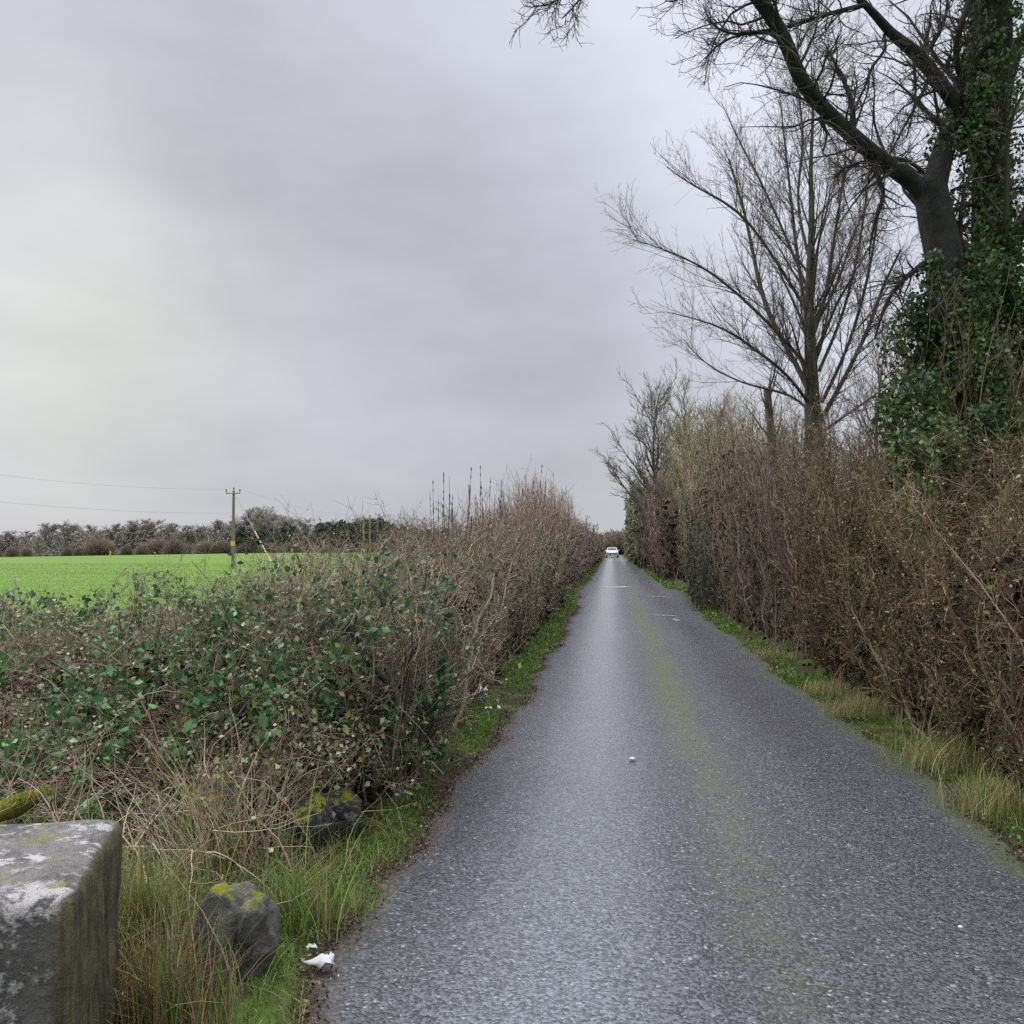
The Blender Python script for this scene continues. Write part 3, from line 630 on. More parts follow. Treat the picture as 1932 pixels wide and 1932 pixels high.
L4 = limb(I((1880, 300, .5), (1893, 195, .6), (1911, 130, .7), (1935, 50, .8), (1980, -60, 1)), [x * k_ for x in (12, 10, 9, 8, 5)], 14)
L5 = limb(I((1885, 560, .5), (1908, 480, .4), (1935, 400, .3), (1990, 300, 0), (2070, 180, 0)), [x * k_ for x in (16, 13, 11, 9, 4)], 14)
small = [limb(I(*p), np.linspace(r0 * k_, r1 * k_, len(p)), 14) for p, r0, r1 in (
    (((1634, 8, -.4), (1565, 25, -.6), (1488, 52, -.9), (1455, 56, -1), (1385, 65, -1.1), (1348, 80, -1.1), (1330, 110, -1.1)), 4, 1.2),
    (((1478, 60, -1.1), (1430, 62, -1.2), (1380, 66, -1.3), (1345, 50, -1.3), (1330, 22, -1.2)), 3, 1.2),
    (((1655, 300, -.3), (1656, 340, -.4), (1672, 365, -.5), (1655, 400, -.6), (1645, 440, -.6), (1640, 480, -.6)), 5.5, 1.6),
    (((1668, 308, -.3), (1625, 305, -.5), (1585, 320, -.8), (1575, 335, -.8)), 3.5, 1.4),
    (((1608, 250, -.5), (1610, 205, -.4), (1596, 160, -.3), (1580, 130, -.2), (1560, 90, -.1)), 6, 1.8),
    (((1700, 320, -.2), (1670, 296, 0), (1720, 305, .3), (1755, 340, .2)), 3, 4),
    (((1745, 495, -.3), (1704, 527, -.5), (1681, 555, -.6), (1665, 588, -.7), (1650, 640, -.7)), 5, 1.8),
    (((1668, 66, -.2), (1672, 95, -.4), (1640, 130, -.5), (1635, 160, -.5), (1615, 200, -.6)), 3.2, 1.3),
    (((1755, 133), (1740, 180, -.3), (1710, 230, -.5), (1680, 290, -.7)), 3, 1.3),
    (((1720, 90, -.1), (1728, 150, -.3), (1726, 200, -.5), (1710, 260, -.6)), 3, 1.3),
    (((1740, 110), (1775, 60, .2), (1790, 10, .3), (1780, -60, .4)), 4.5, 2),
    (((1795, 360, .4), (1830, 345, .5), (1860, 350, .5)), 3, 3),
    (((1860, 395, .5), (1830, 385, .3), (1790, 400, .1)), 5, 4),
    (((1555, 210, -.7), (1545, 228, -.8), (1562, 250, -.8), (1552, 290, -.9)), 4, 1.3),
    (((1890, 360, .5), (1925, 355, .3), (1990, 350, 0)), 3, 2),
    (((1830, 170, .3), (1800, 120, 0), (1808, 60, -.2), (1830, 0, -.2), (1850, -80, -.2)), 7, 4),
    (((1190, -225, -2.3), (1140, -120, -2.4), (1110, -40, -2.4), (1095, 5, -2.5), (1060, 35, -2.5)), 3, .9),
    (((1290, -165, -2), (1290, -90, -2), (1300, -30, -2.1), (1280, 8, -2.2), (1255, 2, -2.2)), 3, .9),
    (((1110, -60, -2.4), (1070, -20, -2.5), (1040, 10, -2.5), (1005, 12, -2.5)), 2, .8))]
SP = np.concatenate([p for p, r in small]); SR = np.concatenate([r for p, r in small])
def sub(P, Rd, n=14):
    i = np.linspace(0, P.shape[1] - 1, n).astype(int); return P[:, i], Rd[:, i]
BP = np.concatenate([sub(*L)[0] for L in (L1, L1, L3, L3, L4, L5, L2)]); BRr = np.concatenate([sub(*L)[1] for L in (L1, L1, L3, L3, L4, L5, L2)])
e1 = grow(BP, BRr, 110, (.5, 1.5), (35, 80), .15, .1, 1, 8, .0, .2, .25, .008, .3)
e1b = grow(stemB[0][:, 14:], stemB[1][:, 14:], 44, (.8, 2.2), (40, 80), .2, 0, 1, 8, .0, .2, .25, .01, .2)
E1 = np.concatenate([e1[0], e1b[0]]); E1r = np.concatenate([e1[1], e1b[1]])
e2 = grow(E1, E1r, 1000, (.2, .7), (30, 70), .1, .1, 1, 6, .03, .2, .55, .0042, .3)
e2b = grow(SP, SR, 640, (.15, .6), (30, 75), .1, .1, 1, 6, .03, .2, .5, .0042, .3)
E2 = np.concatenate([e2[0], e2b[0]]); E2r = np.concatenate([e2[1], e2b[1]])
e3 = grow(E2, E2r, 9500, (.05, .2), (30, 70), .15, .1, 1, 4, .05, .2, .75, .0026, .2)
branch_parts(o, [[stemA, stemB], [L1, L2, L3, L4, L5] + small, [(E1, E1r), (E2, E2r), e3]], [(.075, .062, .058), (.11, .09, .08), (.06, .055, .052)], (3, 2, 2), (.042, .04, .04))
# ivy: leaves clasping the stems plus hanging clumps
IV = [(.035, .065, .028), (.055, .10, .036), (.085, .145, .04), (.13, .18, .055), (.17, .18, .06)]
Lp = []; 
def ivy_on(P, Rd, k, spread, t0=0, t1=1):
    m_ = P.shape[1]; t = rng.uniform(t0, t1, k) * (m_ - 1.001); i = t.astype(int); f = (t - i)[:, None]
    c = P[0, i] * (1 - f) + P[0, i + 1] * f; r = Rd[0, i]; d = rnd(k); d[:, 2] *= .35; d /= np.linalg.norm(d, axis=1, keepdims=True)
    Lp.append(c + d * (r + np.abs(rng.normal(0, spread, k)))[:, None])
ivy_on(*stemB, 7500, .12, .3, .95); ivy_on(*stemA, 3500, .10, 0, .72); ivy_on(*L2, 900, .06, .2, 1); ivy_on(*stemB, 3000, .2, 0, .45)
blobs = [(1840, 560, .0, .42, .5), (1770, 600, -.2, .40, .45), (1722, 670, -.2, .40, .55), (1800, 700, -.3, .5, .5), (1712, 790, -.7, .38, .5), (1708, 880, -1.5, .24, .34), (1716, 965, -1.9, .18, .28), (1760, 850, -1.2, .28, .35), (1845, 810, -1.0, .2, .25), (1905, 640, .3, .4, .6), (1925, 900, .2, .3, .5), (1830, 820, -.2, .5, .6),
         (1900, 700, .2, .45, .5), (1845, 215, .3, .30, .35), (1815, 265, .2, .2, .2), (1920, 820, .2, .35, .5), (1880, 480, .3, .25, .5), (1860, 380, .4, .18, .5), (1760, 520, -.1, .22, .25), (1905, 560, .3, .25, .4)]
for (px_, py_, dy, rx, rz) in blobs:
    c = np.array(at(px_, py_, YI + dy)); k = int(6500 * rx * rz * 1.9); q = rnd(k) * (rng.uniform(.1, 1, (k, 1)) ** .45) * np.array([rx, rx * .8, rz]) + c
    keep = (vnoise(q, .2, 5) > -.25) & (vnoise(q, .09, 6) > -.6); Lp.append(q[keep] + np.array([0, -.15, 0]))
Q = np.concatenate(Lp); warmz = vnoise(Q, .5, 55)
cI = np.where((warmz > .15)[:, None], pal(IV, (1, 2, 4, 3, 1), len(Q), .3), pal(IV, (4, 4, 1.5, .6, .2), len(Q), .3))
a = Acc(); a.leaves(Q, rng.uniform(.035, .07, len(Q)), cI, asp=.85, droop=.7); a.build('ivy', M['leaf'], o)
# brown climbing stems on the lower part
k = 300; st = np.stack([at(rng.uniform(1690, 1925), 1000, YI + rng.uniform(-.5, .2)) for _ in range(k)]); st[:, 2] = rng.uniform(.4, 2.4, k)
Q, Rd = grow(np.stack([st, st + [0, 0, .3]], 1), np.full((k, 2), .012), 460, (.7, 2.3), (4, 30), .3, 0, 1, 8, 0, .1, .9, .004, 0)
a = Acc(); a.tubes(Q, Rd, pal([(.24, .16, .11), (.16, .11, .08), (.3, .24, .17)], (3, 3, 2), 460)); 
Q2, R2 = grow(Q, Rd, 3500, (.1, .5), (25, 70), .2, .1, 1, 4, 0, .15, .6, .0026, .2); a.tubes(Q2, R2, pal([(.22, .15, .11), (.15, .11, .08), (.28, .22, .16)], (3, 3, 2), 3500)); a.build('climbing_stems', M['twig'], o)

# generic smaller bare tree
def small_tree(name, px_, ptop, Y, label, spread=.35, dens=1.0, cols=[(.2, .17, .15)], lean=0, cat='tree', group=None, pbase=1040, min_px=.00028, trunk_r=None):
    b0 = at(px_, pbase, Y); top = at(px_ + lean, ptop, Y); H = top.z
    o = thing(name, (b0.x, Y, 0), label, cat, group); z = np.linspace(0, 1, 7)
    pts = [Vector((b0.x + (top.x - b0.x) * u + .02 * H * math.sin(u * 7), Y, H * u)) for u in z]
    tr = trunk_r or H * .018
    Tp, Tr = limb(pts, np.linspace(tr, tr * .15, 7), 16); rm = Y * min_px
    a1 = grow(Tp, Tr, int(34 * dens), (H * spread * .6, H * spread * 1.3), (25, 55), .25, .22, 1, 7, .03, .1, .5, rm * 1.6, .65)
    a2 = grow(*a1, int(240 * dens), (H * .08, H * .2), (20, 50), .2, .1, 1, 5, .03, .12, .6, rm * 1.2, .3)
    a3 = grow(*a2, int(1500 * dens), (H * .03, H * .09), (20, 60), .2, .1, 1, 3, .03, .12, .7, rm, .3)
    branch_parts(o, [[(Tp, Tr)], [a1], [a2, a3]], cols, [1] * len(cols), cols[0]); return o
small_tree('bare_tree', 1248, 775, 58, 'bare rounded tree leaning over the far lane above the right hedge', .62, 1.5, [(.17, .15, .13), (.2, .17, .15)], -15, trunk_r=.22)
small_tree('bare_tree', 1290, 775, 48, 'bushy bare tree between the lane tree and the willow bush', .3, 1.2, [(.24, .22, .14), (.26, .22, .16)], 0, trunk_r=.14)
small_tree('bare_tree', 1345, 790, 40, 'thin bare tree just left of the snapped trunk', .3, 1.0, [(.22, .18, .15), (.26, .22, .16)], 6, trunk_r=.1)
small_tree('bare_tree', 1650, 600, 13.5, 'thin grey sapling between the bare tree and the ivy tree', .3, .8, [(.2, .17, .13), (.15, .13, .1)], 20, trunk_r=.05, min_px=.00022)
small_tree('bare_tree', 2010, 480, 12, 'bare tree behind the ivy tree at the right edge of the picture', .45, 1.2, [(.14, .12, .1), (.18, .15, .12)], -30, trunk_r=.12, min_px=.00022)

# ------------------------------------------------------------------ far treeline beyond the field
def far_proto(kind, v):  # crown colours are lightened to paint in the haze of distance
    o = thing({'b': 'bare_tree', 's': 'round_bush', 'c': 'conifer'}[kind], (0, 0, 0), '-', 'tree' if kind != 's' else 'bush')
    if kind == 'b':
        cols = [[(.26, .225, .19), (.23, .20, .17)], [(.33, .30, .25), (.29, .27, .22)], [(.25, .225, .195), (.27, .235, .20)]][v % 3]
        P, Rd = limb([Vector((0, 0, 0)), Vector((.05, 0, .5)), Vector((0, .03, .95))], [.03, .02, .005], 10)
        g1 = grow(P, Rd, 26, (.2, .5), (25, 60), .25, .12, 1, 6, .03, .12, .5, .006, .5); g2 = grow(*g1, 260, (.08, .22), (20, 60), .2, .1, 1, 4, 0, .15, .6, .005, .3); g3 = grow(*g2, 1500, (.03, .1), (20, 60), .15, .1, 1, 3, 0, .1, .7, .0042, .3)
        a = Acc(); a.tubes(P, Rd, np.array([cols[0]]), 6); a.build('trunk', M['far'], o)
        a = Acc(); [a.tubes(*g, pal(cols, (1, 1), len(g[0]), .08)) for g in (g1, g2, g3)]; a.build('crown', M['far'], o)
    elif kind == 's':
        cols = [[(.32, .25, .19), (.27, .22, .17)], [(.28, .225, .18), (.24, .20, .16)], [(.27, .235, .175), (.31, .25, .19)]][v % 3]
        k = 900; d = rnd(k); d[:, 2] = np.abs(d[:, 2]); st = d * rng.uniform(.0, .3, (k, 1)); e = d * (1 + .1 * vnoise(d, .3, v)[:, None]) * rng.uniform(.75, 1.0, (k, 1)); e[:, :2] *= .62; st[:, :2] *= .5
        P = np.stack([st, (st + e) / 2 + rng.normal(0, .02, (k, 3)), e], 1); Rd = np.full((k, 3), .006) * np.array([1.3, 1, .7])
        g = grow(P, Rd, 4200, (.05, .14), (15, 50), .2, .3, 1, 3, 0, .1, .8, .005, .1)
        a = Acc(); a.tubes(P, Rd, pal(cols, (1, 1), k, .2)); a.tubes(*g, pal(cols, (1, 1), 4200, .08)); a.build('twigs', M['far'], o)
    else:
        k = 5200; z = rng.uniform(.08, 1, k) ** 1.1; a_ = rng.uniform(0, 6.28, k); r_ = .27 * (1.04 - z) ** .45 * (1 + .3 * np.sin(z * 23 + v)) * rng.uniform(.4, 1, k) * (1 + .25 * np.sin(a_ * 3 + z * 19)); a = Acc()
        a.leaves(np.stack([r_ * np.cos(a_), r_ * np.sin(a_), z], 1), .05, pal([(.10, .14, .10), (.13, .17, .12), (.08, .10, .08)], (2, 2, 1), k, .25), asp=.6); a.build('crown', M['far'], o)
        P, Rd = limb([Vector((0, 0, 0)), Vector((0, 0, .5)), Vector((0, 0, .95))], [.02, .015, .003], 6); a = Acc(); a.tubes(P, Rd, np.array([[.1, .08, .06]]), 5); a.build('trunk', M['far'], o)
    return o
PR = {}; used = set()
for kd in 'bsc':
    for v in range(3): PR[kd, v] = far_proto(kd, v)
def put(kd, v, px_, ptop, pbase, Y, wide, label, group):
    d = ray(px_, pbase); k = Y / d.y; x = d.x * k; z = min(float(gz(x, Y)), CH + d.z * k) - .15
    top = at(px_, ptop, Y); H = (top.z - z) * (.90 if kd == 'b' else .97); pr = PR[kd, v]
    loc = (x, Y, z); rz = rng.uniform(0, 6.28); sc = (H * wide, H * wide, H)
    if (kd, v) not in used:
        used.add((kd, v)); pr.location = loc; pr.rotation_euler = (0, 0, rz); pr.scale = sc; o = pr
    else: o = copy_thing(pr, loc, rz, sc)
    o['label'] = label; o['group'] = group; return o
topx = [0, 40, 70, 110, 160, 220, 280, 320, 350, 400, 420, 470, 500, 530, 560, 600, 650, 700, 740, 800, 900, 1000, 1100, 1150]
topy = [1000, 1008, 1000, 990, 992, 990, 985, 992, 990, 990, 985, 985, 962, 975, 985, 988, 982, 975, 990, 995, 998, 1000, 1000, 1003]
def base_y(px_): return float(np.interp(px_, [0, 130, 300, 500, 750, 1150], [1052, 1049, 1044, 1042, 1043, 1040]))
i = 0
for px_ in np.arange(-60, 760, 13):                                   # tall bare trees of the wood
    px_ += rng.uniform(-5, 5); Y = rng.uniform(250, 285); tp = float(np.interp(px_, topx, topy)) + rng.uniform(-4, 9)
    put('b', i % 3, px_, tp, base_y(px_), Y, rng.uniform(1.3, 2.1), 'brown bare tree in the wood behind the far edge of the field', 'bare trees along the far edge of the field'); i += 1
for px_, tp, w_ in ((-15, 1026, 1.0), (22, 1028, .8), (50, 1030, .8), (128, 1030, .9), (148, 1031, .8), (186, 1012, 1.25), (240, 1028, .9), (268, 1022, .8), (300, 1012, 1.1), (330, 1014, 1.0), (352, 1024, .9), (390, 1018, 1.2), (425, 1018, 1.0), (462, 1020, 1.3), (505, 1022, 1.2), (528, 1028, 1.0), (556, 1018, 1.2), (585, 1024, 1.1), (620, 1026, 1.4), (660, 1024, 1.3), (700, 1022, 1.3), (735, 1025, 1.3)):
    put('s', i % 3, px_, tp, base_y(px_), rng.uniform(232, 242), w_ * 1.35, 'rounded grey brown leafless bush at the far field edge', 'rounded bushes along the far edge of the field'); i += 1
for px_, tp in ((455, 992), (468, 998), (483, 1000), (497, 990), (512, 985), (540, 985), (553, 992), (605, 986), (618, 984), (632, 988), (645, 980), (658, 986), (672, 984), (688, 980), (702, 978), (716, 976), (728, 984), (742, 988), (760, 990), (780, 992)):
    put('c', i % 3, px_, tp, base_y(px_), rng.uniform(243, 262), rng.uniform(1.0, 1.5), 'dark green conifer in the wood right of the field', 'dark conifers behind the field'); i += 1
for px_ in np.arange(790, 1165, 17):
    put('bc'[i % 2], i % 3, px_, float(np.interp(px_, topx, topy)) + rng.uniform(0, 8), 1040, rng.uniform(290, 330), 1.3, 'distant tree showing faintly through the top of the left hedge', 'distant trees beyond the left hedge'); i += 1
for px_, tp in ((470, 964), (490, 962), (508, 966), (412, 985), (525, 972)):
    put('b', i % 3, px_, tp, base_y(px_), 265, 1.0, 'taller pale bare tree in the wood right of the near pole', 'taller bare trees right of the near pole'); i += 1
# undergrowth of the wood: reads as one mass
a = Acc(); n = 42000; px_ = rng.uniform(-120, 800, n); Yw = rng.uniform(246, 290, n); X = np.array([ray(p, 1032).x / ray(p, 1032).y for p in px_]) * Yw
z0 = gz(X, 245 + 0 * Yw); H = np.interp(px_, topx, topy); H = (1032 - H) / F * Yw * .72 + 1.6
Q = np.stack([X, Yw, z0 + (H - z0) * rng.uniform(0, 1, n) ** 1.2], 1)
a.leaves(Q, rng.uniform(.4, 1.0, n), pal([(.29, .25, .235), (.25, .225, .21), (.2, .19, .14)], (3, 2, 1), n, .2), asp=.4); tag(a.build('woodland_undergrowth', M['far']), 'brown undergrowth filling the wood beyond the field', None, None, 'stuff')  # undergrowth colour lightened too, haze painted in
# thick hedge closing the end of the lane
for px_, tp, kd, v in ((1128, 1008, 'c', 0), (1138, 1012, 'b', 1), (1147, 1010, 's', 1), (1155, 1008, 'b', 0), (1163, 1002, 'c', 2), (1170, 995, 's', 2), (1148, 1014, 's', 0), (1160, 1012, 's', 1), (1134, 1014, 's', 2)):
    put(kd, v, px_, tp, 1043, rng.uniform(190, 220), 2.2, 'bush closing the far end of the lane behind the car', 'bushes at the far end of the lane')

# ------------------------------------------------------------------ poles and wires
M['wood'] = flat_mat('weathered_pole_wood', (.24, .21, .17), .85, .2)
M['woody'] = flat_mat('yellowish_pole_wood', (.30, .27, .13), .85, .2)
M['metal'] = flat_mat('galvanised_steel', (.3, .3, .31), .5, .5, .6)
M['ceramic'] = flat_mat('insulator', (.16, .12, .11), .3, .5)
M['paper'] = flat_mat('dirty_paper', (.50, .49, .48), .8, .2)
M['white'] = flat_mat('white_paint', (.6, .6, .59), .4, .5)
M['yellow'] = flat_mat('yellow_sleeve', (.78, .52, .06), .5, .5)
M['dark'] = flat_mat('dark_plastic', (.03, .03, .035), .4, .5)
def cyl(P, Rd, sides=10, cap=True):
    a = Acc(); P = np.array([tuple(p) for p in P], float)[None]; a.tubes(P, np.array([Rd], float), np.array([[.5, .5, .5]]), sides)
    n = P.shape[1]
    if cap:
        a.add(a.v[0][:sides], t=[[0, k + 1, k] for k in range(1, sides - 1)]); a.add(a.v[0][(n - 1) * sides:], t=[[0, k, k + 1] for k in range(1, sides - 1)])
    return a
def boxa(c, s, a=None):
    a = a or Acc(); c = np.array(c, float); s = np.array(s, float) / 2
    v = np.array([[x, y, z] for x in (-1, 1) for y in (-1, 1) for z in (-1, 1)]) * s + c
    a.add(v, q=[[0, 1, 3, 2], [4, 6, 7, 5], [0, 4, 5, 1], [2, 3, 7, 6], [0, 2, 6, 4], [1, 5, 7, 3]]); return a
def pole(px_, ptop, Y, label, width_px=None, arm=1.5, rad=.13, zb=None, matn='wood', group='wooden poles of the power line', bands=False):
    top = at(px_, ptop, Y); z0 = float(gz(top.x, Y)) if zb is None else zb
    o = thing('utility_pole', (top.x, Y, z0), label, 'utility pole', group)
    x = top.x; cyl([(x, Y, z0 - .1), (x, Y, (z0 + top.z) / 2), (x, Y, top.z)], [rad * 1.15, rad, rad * .85]).build('pole', M[matn], o, smooth=True)
    if arm:
        boxa((x, Y - rad, top.z - .25), (arm, .09, .11)).build('crossarm', M['metal'], o)
        for s_ in (-1, 1, 0):
            xx = x + s_ * arm * .47; zz = top.z - .2 if s_ else top.z
            cyl([(xx, Y - rad * abs(s_), zz), (xx, Y - rad * abs(s_), zz + .12), (xx, Y - rad * abs(s_), zz + .16), (xx, Y - rad * abs(s_), zz + .34)], [.03, .03, .08, .06], 8).build('insulator', M['ceramic'], o)
    return o, Vector((x, Y, top.z))
YP = 85
zb = at(440, 1077, YP).z
o1, t1 = pole(441, 926, YP, 'tall wooden utility pole standing in the green field', rad=.15, zb=zb)
cyl([(t1.x, YP, at(440, 1030, YP).z), (t1.x, YP, at(440, 1021, YP).z)], [.19, .19]).build('yellow_band', M['yellow'], o1)
# stay wire with its striped guard
s0 = at(446, 938, YP - .3); s1 = at(520, 1096, YP - 4); s1.z = float(gz(s1.x, s1.y)); dv = s1 - s0
cyl([s0, s1], [.03, .03], 5).build('stay_wire', M['metal'], o1)
gs = [s0 + dv * u for u in np.linspace(.48, .93, 15)]
gd = None
for k in range(14):
    a = cyl([gs[k], gs[k + 1]], [.065, .065], 7)
    a.build('stay_guard_sleeve', M['yellow' if k % 2 else 'white'], o1)
o2, t2 = pole(686, 972, 168, 'left one of two slim yellowish poles beyond the field', rad=.17, arm=0, matn='woody', zb=at(686, 1048, 168).z)
o3, t3 = pole(698, 972, 168, 'right one of two slim yellowish poles beyond the field', rad=.17, arm=0, matn='woody', zb=at(698, 1048, 168).z)
o4, t4 = pole(970, 977, 150, 'distant pole with crossarm above the middle of the left hedge', rad=.16, arm=2.0, zb=-.2)
o5, t5 = pole(1120, 990, 230, 'farthest pole with crossarm near the end of the lane', rad=.2, arm=2.4, zb=-.2)
def wire(p, q, sag, label, r=.006):
    u = np.linspace(0, 1, 24); P = [p.lerp(q, a_) - Vector((0, 0, 4 * sag * a_ * (1 - a_))) for a_ in u]
    a = cyl(P, [r] * 24, 4, False); tag(a.build('power_line', M['dark']), label, 'power line', 'power lines strung between the poles')
wl = at(-260, 860, 52); wl2 = at(-260, 918, 52)
wire(wl, t1 + Vector((-.7, -.15, .15)), .6, 'upper thin wire running left from the field pole')
wire(wl2, at(436, 968, YP), .5, 'lower thin wire running left from the field pole')
wire(t1 + Vector((.7, -.15, .15)), t2, .8, 'thin wire from the field pole to the left yellowish pole')
wire(t3, t4 + Vector((0, 0, .2)), .5, 'thin wire from the right yellowish pole to the hedge pole')
# little post in the field
pp = at(208, 1050, 150); z_ = float(gz(pp.x, 150)); o = cyl([(pp.x, 150, z_ - .1), (pp.x, 150, z_ + 1.2)], [.12, .1], 8).build('marker_post', M['yellow'])
tag(o, 'short yellowish marker post standing far out in the field', 'post')

# ------------------------------------------------------------------ car at the end of the lane
YC = 132; cx0 = at(1155, 1040, YC).x
car = thing('car', (cx0, YC, 0.02), 'small white car at the far end of the lane', 'car')
def loft(rows, mat, name, parent, smooth=True):
    a = Acc(); rows = np.array(rows, float); n, k, _ = rows.shape; i = (np.arange(n - 1)[:, None] * k + np.arange(k - 1)[None]).ravel()
    a.add(rows.reshape(-1, 3) + np.array([cx0, YC, 0.02]), q=np.stack([i, i + 1, i + k + 1, i + k], 1)); return a.build(name, mat, parent, smooth)
M['carpaint'] = flat_mat('white_car_paint', (.82, .81, .8), .25, .6)
M['glass'] = flat_mat('dark_window_glass', (.03, .035, .04), .1, .6)
prof = [(0, .35), (0, .75), (.15, .95), (.95, 1.02), (1.55, 1.5), (3.1, 1.52), (3.9, 1.05), (4.1, .9), (4.15, .35)]
rows = []
for (yy, zz) in prof:
    wtop = .86 if zz < 1.1 else .66
    rows.append([(-.87, yy, .3), (-.9, yy, .6), (-.86, yy, min(zz, .95)), (-wtop, yy, zz - .02), (-wtop * .6, yy, zz + .03), (0, yy, zz + .04), (wtop * .6, yy, zz + .03), (wtop, yy, zz - .02), (.86, yy, min(zz, .95)), (.9, yy, .6), (.87, yy, .3)])
loft(rows, M['carpaint'], 'body', car)
boxa((cx0, YC + .02, .62), (1.6, .1, .5)).build('front_bumper', M['carpaint'], car)
boxa((cx0, YC - .04, .62), (.8, .04, .2)).build('grille', M['dark'], car)
loft([[(-.70, .93, 1.06), (0, .90, 1.09), (.70, .93, 1.06)], [(-.58, 1.46, 1.48), (0, 1.43, 1.52), (.58, 1.46, 1.48)]], M['glass'], 'windscreen', car)
for s_ in (-1, 1):
    loft([[(s_ * .875, 1.15, 1.0), (s_ * .875, 3.7, 1.0)], [(s_ * .69, 1.65, 1.44), (s_ * .69, 3.0, 1.44)]], M['glass'], 'side_window', car)
    boxa((cx0 + s_ * .66, YC - .03, .76), (.34, .06, .16)).build('headlight', M['white'], car)
    boxa((cx0 + s_ * .98, YC + 1.2, 1.08), (.18, .1, .14)).build('wing_mirror', M['carpaint'], car)
    for yy in (.75, 3.35):
        cyl([(cx0 + s_ * .70, YC + yy, .34), (cx0 + s_ * .92, YC + yy, .34)], [.32, .32], 16).build('wheel', M['dark'], car)
boxa((cx0, YC - .045, .45), (.5, .03, .12)).build('number_plate', M['white'], car)

# ------------------------------------------------------------------ stones
def stone_mat(name, base, lichen=.5, mossy=.4, streak=0.0):
    m, t, b = new_mat(name, .9, .2); tc_ = nd(t, 'ShaderNodeTexCoord'); O = tc_.outputs['Object']; geo = nd(t, 'ShaderNodeNewGeometry')
    n1 = noise_(t, O, 3.2, 8, .65); n2 = noise_(t, O, 30, 6, .75); n3 = noise_(t, O, 6.5, 6, .6); n4 = noise_(t, O, 13, 7, .7)
    c = mix(t, mapr(t, n2, .3, .7), tuple(x * .6 for x in base), tuple(x * 1.35 for x in base))
    c = mix(t, mapr(t, n1, .42, .56, 0, .75), c, tuple(x * .38 for x in base))
    c = mix(t, mapr(t, n4, .585 - .05 * lichen, .615, 0, lichen), c, (.50, .49, .46))
    c = mix(t, mapr(t, n3, .60, .66, 0, lichen * 1.3, ), c, (.56, .55, .52))
    ns = nd(t, 'ShaderNodeSeparateXYZ'); t.links.new(geo.outputs['Normal'], ns.inputs[0]); ps = nd(t, 'ShaderNodeSeparateXYZ'); t.links.new(O, ps.inputs[0])
    if streak:
        by = mapr(t, math_(t, 'ADD', math_(t, 'MULTIPLY', ps.outputs['Y'], -1.0), math_(t, 'MULTIPLY', n1, .12)), ln / 2 - .04, ln / 2 + .02, 0, 1, True); bz = mapr(t, math_(t, 'ADD', ps.outputs['Z'], math_(t, 'MULTIPLY', n3, .2)), HB / 2 + .04, HB / 2 + .12, 0, 1, True)
        bd = math_(t, 'MULTIPLY', math_(t, 'MULTIPLY', mapr(t, ps.outputs['Y'], -ln / 2 + .02, -ln / 2 + .16, 1, 0, True), bz), mapr(t, n4, .46, .54))
        c = mix(t, bd, c, (.55, .53, .50))
        mp_ = nd(t, 'ShaderNodeMapping'); t.links.new(O, mp_.inputs[0]); mp_.inputs['Scale'].default_value = (26, 26, 3.2)
        sn = noise_(t, mp_.outputs[0], 1, 5, .6); side = mapr(t, ns.outputs['X'], .35, .75, 0, streak, True)
        c = mix(t, side, c, mix(t, mapr(t, sn, .35, .65), (.055, .055, .035), (.19, .165, .095)))
        c = mix(t, math_(t, 'MULTIPLY', side, mapr(t, sn, .56, .66)), c, (.16, .17, .045))
    mo = math_(t, 'MULTIPLY', mapr(t, ns.outputs['Z'], .45, .85, 0, 1, True), mapr(t, noise_(t, O, 9, 5, .7), .62 - .2 * mossy, .66 - .2 * mossy, 0, 1))
    c = mix(t, math_(t, 'MULTIPLY', mo, min(1, mossy * 2)), c, mix(t, n2, (.12, .15, .015), (.36, .36, .035)))
    t.links.new(c, b.inputs['Base Color'])
    bp = nd(t, 'ShaderNodeBump'); bp.inputs['Strength'].default_value = 1; bp.inputs['Distance'].default_value = .025
    t.links.new(math_(t, 'ADD', n2, n4), bp.inputs['Height']); t.links.new(bp.outputs[0], b.inputs['Normal']); return m
import bmesh
def rock(name, loc, size, mat, label, cat='stone', seed=0, cuts=(), box=0.0, rz=0, tilt=(0, 0), amp=.1, group=None, sub_=5, groove=False):
    bm = bmesh.new(); bmesh.ops.create_icosphere(bm, subdivisions=sub_, radius=1)
    for v in bm.verts:
        p = v.co.copy(); nrm = p.normalized()
        if box: mx = max(abs(nrm.x), abs(nrm.y), abs(nrm.z)); pw = 1 / ((abs(nrm.x) ** box + abs(nrm.y) ** box + abs(nrm.z) ** box) ** (1 / box)); p = nrm * pw
        for (nx, ny, nz, d) in cuts:
            cn = Vector((nx, ny, nz)).normalized(); k = p.dot(cn) - d
            if k > 0: p -= cn * k * .93
        if groove and p.y < .3: p -= nrm * .34 * math.exp(-((p.x - .22 + .18 * p.z) / .13) ** 2) * min(1, (.3 - p.y))
        s = Vector((seed * 7.1, seed * 3.3, 0))
        p += nrm * amp * (mnoise.noise(p * 1.5 + s) + .5 * mnoise.noise(p * 4 + s) + .22 * mnoise.noise(p * 10 + s) + .1 * mnoise.noise(p * 26 + s))
        v.co = Vector((p.x * size[0], p.y * size[1], p.z * size[2]))
    me = bpy.data.meshes.new(name); bm.to_mesh(me); bm.free(); me.materials.append(mat)
    me.polygons.foreach_set('use_smooth', np.ones(len(me.polygons), bool))
    o = bpy.data.objects.new(name, me); col.objects.link(o); o.location = loc; o.rotation_euler = (tilt[0], tilt[1], rz)
    return tag(o, label, cat, group)
